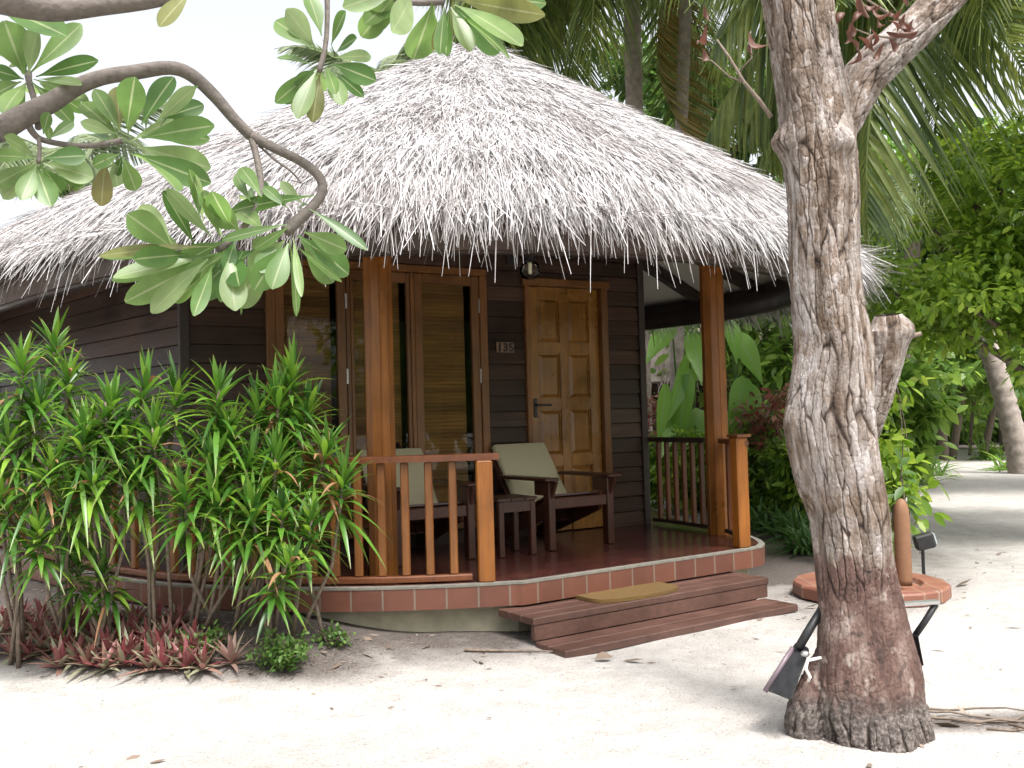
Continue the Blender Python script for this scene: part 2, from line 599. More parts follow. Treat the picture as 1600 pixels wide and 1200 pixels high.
def build_ground():
    xs = np.concatenate([np.linspace(-90, -6, 20, endpoint=False), np.linspace(-6, 6, 241), np.linspace(6, 14, 40)[1:], np.linspace(14, 90, 20)[1:]])
    ys = np.concatenate([np.linspace(-40, .5, 16, endpoint=False), np.linspace(.5, 11, 221), np.linspace(11, 32, 60)[1:], np.linspace(32, 160, 20)[1:]])
    X, Y = np.meshgrid(xs, ys)
    Z = ground_z(X, Y)
    ny, nx = X.shape
    i = (np.arange(ny - 1) * nx)[:, None] + np.arange(nx - 1)[None]
    F = np.stack([i, i + 1, i + nx + 1, i + nx], -1).reshape(-1, 4)
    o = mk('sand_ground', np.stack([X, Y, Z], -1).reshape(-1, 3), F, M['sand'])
    a = o.data.attributes.new('soil_shade', 'FLOAT', 'POINT')
    a.data.foreach_set('value', soil_shade_mask(X, Y).ravel().astype(np.float32))
    tag(o, kind='structure')
    # leaf crumbs and twigs lying in the sand: nobody could count them
    n = 11000
    px = rng.uniform(-4, 4.5, n); py = rng.uniform(2.6, 11, n) ** 1
    keep = (rng.uniform(size=n) < .05 + .95 * soil_shade_mask(px, py) ** 1.5) & (np.hypot(px - C1[0], py - C1[1]) > 3.6)
    px, py = px[keep], py[keep]
    n = len(px)
    th = rng.uniform(0, 2 * pi, n)
    D = np.stack([np.cos(th), np.sin(th), rng.normal(0, .2, n)], -1)
    U = nrm(np.stack([rng.normal(0, .4, n), rng.normal(0, .4, n), np.ones(n)], -1))
    L = rng.gamma(2, .014, n) + .008
    V, F, uv = strips(np.stack([px, py, ground_z(px, py) + .006], -1), D, U, L, L * rng.uniform(.12, .5, n), [.3, 1, .2])
    tag(mk('leaf_litter', V, F, M['litter'], uv=uv), 'brown leaf crumbs and twig bits strewn on the sand', 'leaf litter', kind='stuff')


build_ground()

# ------------------------------------------------------------------ the cottage
house = thing('thatched_cottage', 'round dark timber cottage with grey thatched roof and tiled porch', 'cottage', (-.75, 9.6, 0))
Aw, Bw = A3(-2.39, 7.0), A3(1.233, 9.113)
TW = (Bw - Aw) / np.linalg.norm(Bw - Aw)
NW = A3(TW[1], -TW[0])
LW = np.linalg.norm(Bw - Aw)
Z3 = A3(0, 0, 1)


def w3(u, z, off=0):
    p = Aw + TW * u + NW * off
    return A3(p[0], p[1], z)


AX, AY = A3(*TW, 0), A3(*NW, 0)
O3 = A3(*Aw, 0)


def boards(mb, P, Q, z0, z1, pitch=.137, th=.014):
    """lap siding from P to Q (plan points); outside is on the right of P->Q"""
    d = (Q - P) / np.linalg.norm(Q - P)
    n = A3(d[1], -d[0])
    k0 = math.floor((z0 - DECK) / pitch)
    z = DECK + k0 * pitch
    while z < z1 - 1e-6:
        a, b = max(z, z0), min(z + pitch, z1)
        fa = th * (1 - (a - z) / pitch) + .002
        fb = th * (1 - (b - z) / pitch) + .002
        p3 = lambda q, off, zz: (q[0] + n[0] * off, q[1] + n[1] * off, zz)
        c_ = min(b, z + pitch - .011)
        if c_ > a:
            mb.add([p3(P, -.05, a), p3(Q, -.05, a), p3(Q, fa, a), p3(P, fa, a), p3(P, fb, c_), p3(Q, fb, c_), p3(Q, -.05, c_), p3(P, -.05, c_)],
                   [(0, 1, 2, 3), (3, 2, 5, 4), (4, 5, 6, 7), (1, 6, 5, 2), (0, 3, 4, 7)])
        if b > c_ + 1e-4:
            mb.add([p3(P, -.022, c_), p3(Q, -.022, c_), p3(Q, -.022, b), p3(P, -.022, b)], [(0, 1, 2, 3)])
        z += pitch


WTOP = 3.05
wall_poly = [Aw, A3(-5.45, 10.15), C2 + 3.2 * A3(cos(R_(150)), sin(R_(150))), C2 + 3.2 * A3(0, 1), C1 + 3.1 * A3(cos(R_(50)), sin(R_(50))), Bw]
mb = MB()
U0, U1 = .65, 2.468          # window opening
D0, D1 = 2.905, 3.771        # door opening
up = lambda u: Aw + TW * u
boards(mb, up(0.03), up(U0), DECK, WTOP)
boards(mb, up(U0), up(U1), 2.62, WTOP)
boards(mb, up(U0), up(U1), DECK, .52)
boards(mb, up(U1), up(D0), DECK, WTOP)
boards(mb, up(D0), up(D1), 2.589, WTOP)
boards(mb, up(D1), up(LW - .03), DECK, WTOP)
for i in range(5):
    boards(mb, wall_poly[i + 1], wall_poly[i], .2, WTOP)
wall = mb.build('wall', M['siding'], house)
for p in (Aw, Bw, wall_poly[1]):
    MB().frame(A3(p[0], p[1], 0), AX, AY, Z3, -.035, .035, -.035, .035, .2, WTOP, .006).build('corner_trim', M['beam'], house)
# room behind the glass
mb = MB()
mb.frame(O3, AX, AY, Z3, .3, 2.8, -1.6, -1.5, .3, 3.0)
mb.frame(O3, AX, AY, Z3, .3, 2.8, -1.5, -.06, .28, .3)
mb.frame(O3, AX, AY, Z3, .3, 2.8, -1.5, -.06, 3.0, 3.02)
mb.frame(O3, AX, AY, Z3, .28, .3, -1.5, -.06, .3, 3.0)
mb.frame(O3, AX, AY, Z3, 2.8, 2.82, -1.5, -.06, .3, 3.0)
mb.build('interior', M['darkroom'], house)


def glass_mat():
    m, nt, b = new_mat('window_glass')
    nt.nodes.remove(b)
    g = N(nt, 'ShaderNodeBsdfGlossy', Roughness=.0)
    t = N(nt, 'ShaderNodeBsdfTransparent')
    t.inputs[0].default_value = (.82, .86, .82, 1)
    f = N(nt, 'ShaderNodeFresnel', IOR=1.5)
    f2 = N(nt, 'ShaderNodeMath', operation='MULTIPLY_ADD')
    f2.inputs[1].default_value = .8; f2.inputs[2].default_value = 0
    nt.links.new(f.outputs[0], f2.inputs[0])
    mx = N(nt, 'ShaderNodeMixShader')
    nt.links.new(f2.outputs[0], mx.inputs[0])
    nt.links.new(t.outputs[0], mx.inputs[1])
    nt.links.new(g.outputs[0], mx.inputs[2])
    nt.links.new(mx.outputs[0], nt.nodes['Material Output'].inputs[0])
    return m


M['glass'] = glass_mat()


def blind_mat():
    m, nt, b = new_mat('bamboo_blind')
    f = noise(nt, coords(nt, 'Object', (3, 3, 120)), 1, 4)
    f2 = noise(nt, coords(nt, 'Object', (.6, .6, 9)), 1, 3)
    c = ramp(nt, [(.25, (.17, .075, .018)), (.75, (.38, .19, .055))], f).outputs[0]
    c = mixc(nt, 1, c, ramp(nt, [(.35, (.55, .5, .45)), (.6, (1.1, 1.1, 1.1))], f2).outputs[0], 'MULTIPLY')
    nt.links.new(c, b.inputs['Base Color'])
    b.inputs['Roughness'].default_value = .8
    bump(nt, b, f, .4, .004)
    return m


M['blind'] = blind_mat()
# outer window surround
mb = MB()
zb, zt = .52, 2.62
mb.frame(O3, AX, AY, Z3, U0 - .05, U1 + .05, -.04, .045, zt - .012, zt + .05, .006)
mb.frame(O3, AX, AY, Z3, U0 - .05, U1 + .05, -.04, .06, zb - .05, zb + .012, .006)
mb.frame(O3, AX, AY, Z3, U0 - .05, U0 + .02, -.04, .042, zb + .013, zt - .013, .006)
mb.frame(O3, AX, AY, Z3, U1 - .02, U1 + .05, -.04, .042, zb + .013, zt - .013, .006)
mb.frame(O3, AX, AY, Z3, 1.245, 1.277, -.04, .035, zb + .013, zt - .013, .006)
mb.frame(O3, AX, AY, Z3, 1.802, 1.836, -.04, .035, zb + .013, zt - .013, .006)
mb.build('window_surround', M['frame'], house)
for (a, b) in ((.672, 1.243), (1.279, 1.80), (1.838, 2.446)):
    mb = MB()
    s = .072 if b - a > .55 else .03
    z0, z1 = zb + .015, zt - .015
    rail = .085
    mb.frame(O3, AX, AY, Z3, a, a + s, -.02, .025, z0, z1, .005)
    mb.frame(O3, AX, AY, Z3, b - s, b, -.02, .025, z0, z1, .005)
    mb.frame(O3, AX, AY, Z3, a + s, b - s, -.018, .023, z1 - rail, z1, .005)
    mb.frame(O3, AX, AY, Z3, a + s, b - s, -.018, .023, z0, z0 + .12, .005)
    w = mb.build('window', M['frame'], house)
    mb = MB()
    mb.add([w3(a + s - .004, z0 + .11), w3(b - s + .004, z0 + .11), w3(b - s + .004, z1 - rail + .006), w3(a + s - .004, z1 - rail + .006)], [(0, 1, 2, 3)])
    mb.build('pane', M['glass'], w)
    mb = MB()
    nsl = 60
    bb = b - s - .03
    for i in range(nsl):
        za = z0 + .13 + (z1 - z0 - .16) * i / nsl
        mb.frame(O3, AX, AY, Z3, a - .02, bb, -.078 - .004 * (i % 2), -.068, za, za + (z1 - z0 - .16) / nsl * .93)
    mb.build('blind', M['blind'], w)
    if b > 2 or a < 1:
        u = b - .003
        for zz in (2.35, 1.75, .9):
            MB().frame(O3, AX, AY, Z3, u - .004, u + .012, .024, .034, zz - .06, zz + .06).build('hinge', M['steel'], w)

# door
mb = MB()
mb.frame(O3, AX, AY, Z3, D0 - .005, D0 + .04, -.06, .045, DECK + .004, 2.56, .006)
mb.frame(O3, AX, AY, Z3, D1 - .05, D1 + .02, -.06, .045, DECK + .004, 2.56, .006)
mb.frame(O3, AX, AY, Z3, D0 - .03, D1 + .045, -.06, .055, 2.553, 2.62, .006)
mb.build('door_frame', M['frame'], house)
mb = MB()
L0, L1 = D0 + .045, D1 - .055
LZ0, LZ1 = DECK + .012, 2.548
mb.frame(O3, AX, AY, Z3, L0, L1, -.055, -.034, LZ0, LZ1)
st = .105
cx = (L0 + L1) / 2
rows = [(2.449, 2.051), (1.953, 1.545), (1.448, 1.037), (.94, .55)]
mb.frame(O3, AX, AY, Z3, L0, L0 + st, -.034, -.012, LZ0, LZ1, .004)
mb.frame(O3, AX, AY, Z3, L1 - st, L1, -.034, -.012, LZ0, LZ1, .004)
mb.frame(O3, AX, AY, Z3, cx - .045, cx + .045, -.034, -.0125, LZ0 + .1, LZ1 - .05, .004)
edges = [LZ1] + [z for r in rows for z in r] + [LZ0]
for i in range(0, len(edges), 2):
    for xa, xb in ((L0 + st, cx - .045), (cx + .045, L1 - st)):
        mb.frame(O3, AX, AY, Z3, xa, xb, -.034, -.013, edges[i + 1], edges[i])
door = mb.build('door', M['doorwood'], house)
for zt_, zb_ in rows:
    for xa, xb in ((L0 + st, cx - .045), (cx + .045, L1 - st)):
        mb = MB()
        g = .012
        h = .04
        V = [w3(xa + g, zb_ + g, -.033), w3(xb - g, zb_ + g, -.033), w3(xb - g, zt_ - g, -.033), w3(xa + g, zt_ - g, -.033),
             w3(xa + h, zb_ + h, -.014), w3(xb - h, zb_ + h, -.014), w3(xb - h, zt_ - h, -.014), w3(xa + h, zt_ - h, -.014)]
        mb.add(V, [(4, 5, 6, 7), (0, 1, 5, 4), (1, 2, 6, 5), (2, 3, 7, 6), (3, 0, 4, 7)])
        mb.build('door_panel', M['doorwood'], door)
mb = MB()
mb.frame(O3, AX, AY, Z3, L0 + .04, L0 + .075, -.012, -.002, 1.38, 1.55, .003)
mb.tube([w3(L0 + .057, 1.49, -.01), w3(L0 + .057, 1.49, .04), w3(L0 + .075, 1.49, .048), w3(L0 + .19, 1.488, .048)], .009, 8)
mb.build('handle', M['black'], door)
# house number
mb = MB()
mb.frame(O3, AX, AY, Z3, 2.61, 2.785, .016, .022, 1.955, 2.045)
pl = mb.build('number_plate', M['plate'], house)
for i, ch in enumerate('135'):
    cu = bpy.data.curves.new('digit', 'FONT')
    cu.body = ch
    cu.size = .105
    cu.extrude = .004
    cu.offset = .0025
    cu.align_x = 'CENTER'
    cu.materials.append(M['digit'])
    tmp = bpy.data.objects.new('digit_curve', cu)
    me = bpy.data.meshes.new_from_object(tmp)
    bpy.data.objects.remove(tmp)
    o = bpy.data.objects.new('digit', me)
    COL.objects.link(o)
    o.parent = pl
    o.matrix_local = Matrix.Translation(Vector(w3(2.64 + .058 * i, 1.963, .027) - A3(-.75, 9.6, 0))) @ Matrix(((TW[0], 0, NW[0], 0), (TW[1], 0, NW[1], 0), (0, 1, 0, 0), (0, 0, 0, 1)))

# deck
ph = np.linspace(R_(-78), R_(-270), 60)
arc = outline(ph, 3.56)
deck_poly = [tuple(p) for p in arc][::-1] + [(.03, 6.11), (1.765, 7.30), (1.87, 7.40), (1.93, 7.55), (1.95, 7.75), (1.93, 8.3), (1.6, 9.3), (1.3, 12.5)]
front = [p for p in deck_poly]
mb = MB().prism(deck_poly, .335, DECK)
mb.build('porch_floor', M['floor'], house)


def inset(poly, d):
    c = A3(-.75, 9.0)
    out = []
    for p in poly:
        v = A3(*p) - c
        out.append(tuple(c + v * (1 - d / np.linalg.norm(v))))
    return out


ins = inset(deck_poly, .015)
# tiled edge band, its uv running along the edge
V, F, UV = [], [], []
acc = 0
P = inset(deck_poly, -.011)
n = len(P)
band_z = (.205, .338)
for i in range(n):
    p, q = A3(*P[i]), A3(*P[(i + 1) % n])
    l = np.linalg.norm(q - p)
    k = len(V)
    d = (q - p) / (l + 1e-9); nn = A3(0, 0)
    for (pp, a) in ((p, acc), (q, acc + l)):
        for z in band_z:
            V.append((pp[0] + nn[0], pp[1] + nn[1], z)); UV.append((a, z - .03))
    F.append((k, k + 2, k + 3, k + 1))
    acc += l
mk('tile_edge', np.array(V), np.array(F), M['edge'], house, np.array(UV), smooth=False)
big = inset(deck_poly, -.015)
mb = MB()
i0 = 0
for i in range(n):
    a, b_ = big[i], big[(i + 1) % n]
    c, d = ins[(i + 1) % n], ins[i]
    c, d = inset([c, d], .02)
    mb.add([(*a, .338), (*b_, .338), (*b_, DECK + .003), (*a, DECK + .003), (*d, DECK + .004), (*c, DECK + .004)], [(0, 1, 2, 3), (3, 2, 5, 4)])
mb.build('mortar_rim', M['kerbmortar'], house)
MB().prism(inset(deck_poly, .12), -.1, .34).build('plinth', M['concrete'], house)

# columns
for (x, y, r, zt_) in ((-.897, 6.50, .099, 2.72), (1.732, 8.20, .099, 2.80)):
    V, F = [], []
    ks = 10
    prof = [(1, DECK), (1, 1.0), (1, 1.7), (1, zt_)]
    mb = MB()
    V = []
    for s_, z in prof:
        for k in range(ks):
            a = 2 * pi * k / ks + .25
            for da, rr in ((-.30, 1), (.27, 1), (.31, .965)):
                V.append((x + r * rr * cos(a + da) * s_, y + r * rr * sin(a + da) * s_, z))
    m_ = ks * 3
    F = []
    for j in range(len(prof) - 1):
        for k in range(m_):
            F.append((j * m_ + k, j * m_ + (k + 1) % m_, (j + 1) * m_ + (k + 1) % m_, (j + 1) * m_ + k))
    mb.add(V, F)
    mb.build('column', M['orange'], house)

# roof structure: ring beam, soffit, rafters
NP = 96
ph = np.linspace(0, 2 * pi, NP, endpoint=False)


def ring(R, z):
    o = outline(ph, R)
    return np.concatenate([o, np.full((NP, 1), z)], 1)


def ring_mesh(name, rows, mat, close=False):
    V = np.concatenate([ring(r, z) for r, z in rows])
    F = []
    m = len(rows)
    for j in range(m if close else m - 1):
        a = (j % m) * NP; b = ((j + 1) % m) * NP
        k = np.arange(NP)
        F.append(np.stack([a + k, a + (k + 1) % NP, b + (k + 1) % NP, b + k], -1))
    return mk(name, V, np.concatenate(F), mat, house, smooth=False)


ring_mesh('fascia', [(3.66, 2.45), (3.66, 2.74), (3.60, 2.74), (3.60, 2.45)], M['fascia'], True)
ring_mesh('ring_beam', [(3.595, 2.44), (3.595, 2.73), (3.50, 2.73), (3.50, 2.44)], M['beam'], True)
ring_mesh('soffit', [(3.64, 2.742), (1.6, 3.76)], M['soffit'])
for k in range(18):
    a = -80 + k * 15.5
    o_ = outline(np.array([R_(a)]), 3.49)[0]
    i_ = outline(np.array([R_(a)]), 1.7)[0]
    d = A3(i_[0] - o_[0], i_[1] - o_[1], 1.02 * np.linalg.norm(i_ - o_) / 2.04)
    L = np.linalg.norm(d); d /= L
    sd = nrm(np.cross(d, Z3)); upv = np.cross(sd, d)
    mb = MB().frame(A3(o_[0], o_[1], 2.80), d, sd, upv, 0, L, -.05, .05, -.13, -.012)
    mb.build('rafter', M['beam'], house)

# thatch
PR = np.array([(0, 5.14), (.25, 5.06), (1.6, 4.30), (3.0, 3.47), (3.65, 3.05), (3.93, 2.80), (4.06, 2.62)])
E1, E2 = A3(-.30, 9.6), A3(-1.35, 10.75)
RE = 4.06


def roof(phi, t):
    e = outline(phi, RE) - .16 * (np.clip(np.cos(phi - .35), 0, 1) ** 2)[..., None] * np.stack([np.cos(phi), np.sin(phi)], -1)
    s = np.stack([np.cos(phi), np.sin(phi)], -1) @ VDIR
    w = np.clip((s + .5), 0, 1)
    w = w * w * (3 - 2 * w)
    q = E1 + (E2 - E1) * w[..., None]
    p = q + (e - q) * t[..., None]
    z = np.interp(t * RE, PR[:, 0], PR[:, 1])
    return np.concatenate([p, z[..., None]], -1)


nt_, np_ = 40, 160
pp = np.linspace(0, 2 * pi, np_, endpoint=False)
tt = np.linspace(0, 1, nt_)
TT, PP = np.meshgrid(tt, pp, indexing='ij')
V = roof(PP.ravel(), TT.ravel())
V[:, 2] -= .05 + .03 * rng.uniform(size=len(V))
k = np.arange(np_)
F = np.concatenate([np.stack([j * np_ + k, j * np_ + (k + 1) % np_, (j + 1) * np_ + (k + 1) % np_, (j + 1) * np_ + k], -1) for j in range(nt_ - 1)])
# underside back to the fascia
Vb = np.concatenate([ring(3.62, 2.76)])
th_roof = mk('thatched_roof', V, F, M['thatch'], house, smooth=False)
V2 = np.concatenate([roof(pp, np.ones(np_)) - A3(0, 0, .06), np.concatenate([outline(pp, 3.64), np.full((np_, 1), 2.72)], 1)])
F2 = np.stack([k, np_ + k, np_ + (k + 1) % np_, (k + 1) % np_], -1)
mk('thatch_underside', V2, F2, M['thatch'], th_roof, smooth=False)


def straw(n, tlo, thi, L, W, spread, lift, droop, phis=None, seg=3, down=0.):
    t = np.sqrt(rng.uniform(tlo ** 2, thi ** 2, n))
    if phis is None: phi = rng.uniform(0, 2 * pi, n)
    else: phi = rng.uniform(phis[0], phis[1], n)
    P = roof(phi, t)
    e = .01
    Pd = roof(phi, np.clip(t + e, 0, 1 + e))
    d = nrm(Pd - roof(phi, t))
    side = nrm(np.cross(d, Z3))
    nor = np.cross(side, d)
    nor *= np.sign(nor[:, 2:3])
    D = d + side * rng.normal(0, spread, n)[:, None] + nor * rng.normal(lift, .07, n)[:, None] - Z3 * down
    P = P + nor * rng.uniform(-.035, .03, n)[:, None]
    U = nor + rng.normal(0, .5, (n, 3))
    ln = rng.uniform(L[0], L[1], n)
    return strips(P, D, U, ln, rng.uniform(W[0], W[1], n), [1, .9, .35] if seg == 3 else [1, 1, .85, .7, .3], droop=rng.uniform(0, droop, n))


FR = (R_(-175), R_(15))
parts = [straw(70000, .03, 1.0, (.18, .46), (.003, .007), .15, .045, .08, FR),
         straw(38000, .03, 1.0, (.10, .33), (.003, .008), .28, .07, .12, FR),
         straw(13000, .05, 1.0, (.10, .30), (.003, .008), .7, .11, .15, FR),
         straw(15000, .03, 1.0, (.15, .35), (.01, .02), .3, .06, .1, (R_(15), R_(185))),
         straw(1500, .0, .07, (.12, .3), (.006, .014), .6, .1, .3)]
mk('straw', *merge(*parts)[:2], M['straw'], th_roof)
pf = [straw(5200, .955, 1.0, (.12, .24), (.007, .015), .22, .02, .35, FR, 5, .25),
      straw(1300, .965, 1.0, (.20, .44), (.005, .011), .32, .02, .5, FR, 5, .4),
      straw(450, .93, .97, (.25, .5), (.005, .01), .35, -.1, .4, FR, 5, 1.2),
      straw(4500, .95, 1.0, (.15, .40), (.007, .015), .25, .02, .4, (R_(15), R_(185)), 5, .4)]
mk('eave_fringe', *merge(*pf)[:2], M['straw'], th_roof)

# porch lamp
lamp = thing('porch_lamp', 'small clear globe lamp under the eave left of the door', 'lamp', w3(2.83, 2.72, .12))
lp = w3(2.80, 2.66, .30)
mb = MB().tube([w3(2.80, 2.80, .012), w3(2.80, 2.80, .20), lp + A3(0, 0, .10)], .018, 8)
mb.frame(O3, AX, AY, Z3, 2.74, 2.86, .017, .03, 2.72, 2.88, .004)
mb.lathe(lp, [(.03, .10), (.05, .09), (.052, .055), (.03, .05)], 16)
mb.build('bracket', M['black'], lamp)
MB().lathe(lp, [(.012, -.055), (.017, -.045), (.017, .03), (.02, .05)], 12).build('bulb', M['bulb'], lamp, True)


def globe_mat():
    m, nt, b = new_mat('clear_globe')
    nt.nodes.remove(b)
    g = N(nt, 'ShaderNodeBsdfGlossy', Roughness=.02)
    t = N(nt, 'ShaderNodeBsdfTransparent')
    f = N(nt, 'ShaderNodeFresnel', IOR=1.35)
    mx = N(nt, 'ShaderNodeMixShader')
    nt.links.new(f.outputs[0], mx.inputs[0]); nt.links.new(t.outputs[0], mx.inputs[1]); nt.links.new(g.outputs[0], mx.inputs[2])
    nt.links.new(mx.outputs[0], nt.nodes['Material Output'].inputs[0])
    return m


MB().lathe(lp, [(.03, -.10), (.07, -.085), (.09, -.04), (.088, 0), (.065, .04), (.04, .055)], 24).build('globe', globe_mat(), lamp, True)

# ------------------------------------------------------------------ railings
RAILZ = 1.165


def railing(name, label, path, post_idx=(), post_only_ends=None):
    pass


rail = thing('porch_railing', 'curved red wooden railing with square balusters at front of the porch', 'railing', (-.9, 6.2, DECK))
RR = 3.44
ang0, ang1 = R_(-81.0), R_(-152)
pa = np.linspace(ang0 + R_(1.8), ang1, 48)
c = outline(pa, RR)


def sweep(mb, c, w0, w1, z0, z1):
    """rail of rectangular section along plan points c, offsets w0..w1 outwards"""
    t = np.gradient(c, axis=0); t = nrm(t)
    n = np.stack([-t[:, 1], t[:, 0]], -1)
    V = []
    for p, q in zip(c, n):
        for (w, z) in ((w0, z0), (w1, z0), (w1, z1 - .008), (w1 - .008 * np.sign(w1 - w0), z1), (w0 + .008 * np.sign(w1 - w0), z1), (w0, z1 - .008)):
            V.append((p[0] + q[0] * w, p[1] + q[1] * w, z))
    F = []
    for i in range(len(c) - 1):
        for k in range(6):
            F.append((i * 6 + k, i * 6 + (k + 1) % 6, (i + 1) * 6 + (k + 1) % 6, (i + 1) * 6 + k))
    F.append(tuple(range(6))); F.append(tuple((len(c) - 1) * 6 + k for k in range(5, -1, -1)))
    mb.add(V, F)
    return mb


sweep(MB(), c, -.06, .06, RAILZ - .042, RAILZ).build('top_rail', M['redwood'], rail)
sweep(MB(), c[2:], -.03, .03, DECK + .012, DECK + .05).build('bottom_rail', M['redwood'], rail)
pc = A3(-.195, 6.145)
mb = MB().frame(A3(pc[0], pc[1], 0), (cos(.12), sin(.12), 0), (-sin(.12), cos(.12), 0), Z3, -.052, .052, -.045, .045, DECK + .004, RAILZ - .043, .008)
mb.build('post', M['orange'], rail)
da = .152 / RR
a = ang0 - R_(.6) - da * 1.02
sd = 0
while a > ang1:
    p = outline(np.array([a]), RR)[0]
    ta = a + pi / 2
    MB().frame(A3(p[0], p[1], 0), (cos(ta), sin(ta), 0), (-sin(ta), cos(ta), 0), Z3, -.026, .026, -.02, .02, DECK + .051, RAILZ - .043, .007).build('baluster', M['baluster'], rail)
    a -= da

rail2 = thing('porch_railing', 'short dark railing beside the right column with an orange end post', 'railing', (1.6, 8.2, DECK))
cpath = np.array([(1.30, 9.05), (1.45, 8.78), (1.58, 8.52), (1.67, 8.34)])
ts = np.linspace(0, 1, 12)
cp = np.stack([np.interp(ts, np.linspace(0, 1, 4), cpath[:, i]) for i in range(2)], -1)
cp2 = np.array([(1.76, 8.06), (1.785, 7.8), (1.77, 7.55), (1.735, 7.32)])
for q in (cp, cp2):
    sweep(MB(), q, -.05, .05, 1.125, 1.165).build('top_rail', M['beam'] if q is cp else M['redwood'], rail2)
    sweep(MB(), q, -.02, .02, DECK + .03, DECK + .06).build('bottom_rail', M['beam'], rail2)
for i in range(6):
    p = cp[0] + (cp[-1] - cp[0]) * (.13 + .155 * i)
    MB().frame(A3(p[0], p[1], 0), A3(*nrm(cp[-1] - cp[0]), 0), A3(-nrm(cp[-1] - cp[0])[1], nrm(cp[-1] - cp[0])[0], 0), Z3, -.02, .02, -.02, .02, DECK + .061, 1.124, .006).build('baluster', M['redwood'], rail2)
for i in range(3):
    p = cp2[1 if i == 0 else 2] if i < 2 else cp2[0] * .6 + cp2[1] * .4
    MB().box(p[0] - .02, p[0] + .02, p[1] - .02, p[1] + .02, DECK + .061, 1.124, .006).build('baluster', M['redwood'], rail2)
MB().frame(A3(1.715, 7.345, 0), (cos(.5), sin(.5), 0), (-sin(.5), cos(.5), 0), Z3, -.055, .055, -.045, .045, DECK + .004, 1.19, .008).build('post', M['orange'], rail2)
MB().frame(A3(1.72, 7.345, 0), (cos(.5), sin(.5), 0), (-sin(.5), cos(.5), 0), Z3, -.068, .068, -.06, .06, 1.191, 1.212).build('post_cap', M['redwood'], rail2)

# ------------------------------------------------------------------ steps and mat
SD = A3(.825, .565); SD /= np.linalg.norm(SD)
SN = A3(SD[1], -SD[0])
sx, sn = A3(*SD, 0), A3(*SN, 0)
steps = thing('porch_steps', 'two dark brown wooden steps up to the tiled porch', 'steps', (.9, 6.2, 0))
o1 = A3(.09, 5.765, 0)
mb = MB()
for k in range(3):
    mb.frame(o1, sx, sn, Z3, 0, 2.08, -.385 + k * .129, -.385 + k * .129 + .126, .145, .19, .005)
mb.build('upper_tread', M['stepwood'], steps)
mb = MB().frame(o1, sx, sn, Z3, .01, 2.07, -.045, -.006, .052, .143, .003)
mb.build('riser', M['stepwood'], steps)
mb = MB()
for u in (.3, 1.1, 1.95):
    mb.frame(o1, sx, sn, Z3, u, u + .05, -.36, -.05, -.05, .143)
mb.frame(o1, sx, sn, Z3, .0, 2.08, -.045, -.006, -.06, .012)
mb.build('bearer', M['beam'], steps)
o2 = A3(.28, 5.535, 0)
mb = MB()
for k in range(2):
    mb.frame(o2, sx, sn, Z3, -.02, 2.0, -.30 + k * .152, -.30 + k * .152 + .148, .002, .05, .005)
mb.build('lower_tread', M['stepwood'], steps)
mat_c = o1 + sx * .93 - sn * .19
poly = []
for k in range(25):
    a = pi * k / 24
    q = mat_c + sx * (.37 * cos(a)) + sn * (.02 + .16 * sin(a) ** .7)
    poly.append((q[0], q[1]))
for (u, v) in ((-.37, -.12), (.37, -.12)):
    q = mat_c + sx * u + sn * v
    poly.append((q[0], q[1]))
mb = MB().prism(poly, .192, .215)
tag(mb.build('doormat', M['coir'], None), 'half round yellowish coir doormat on the upper step', 'doormat')


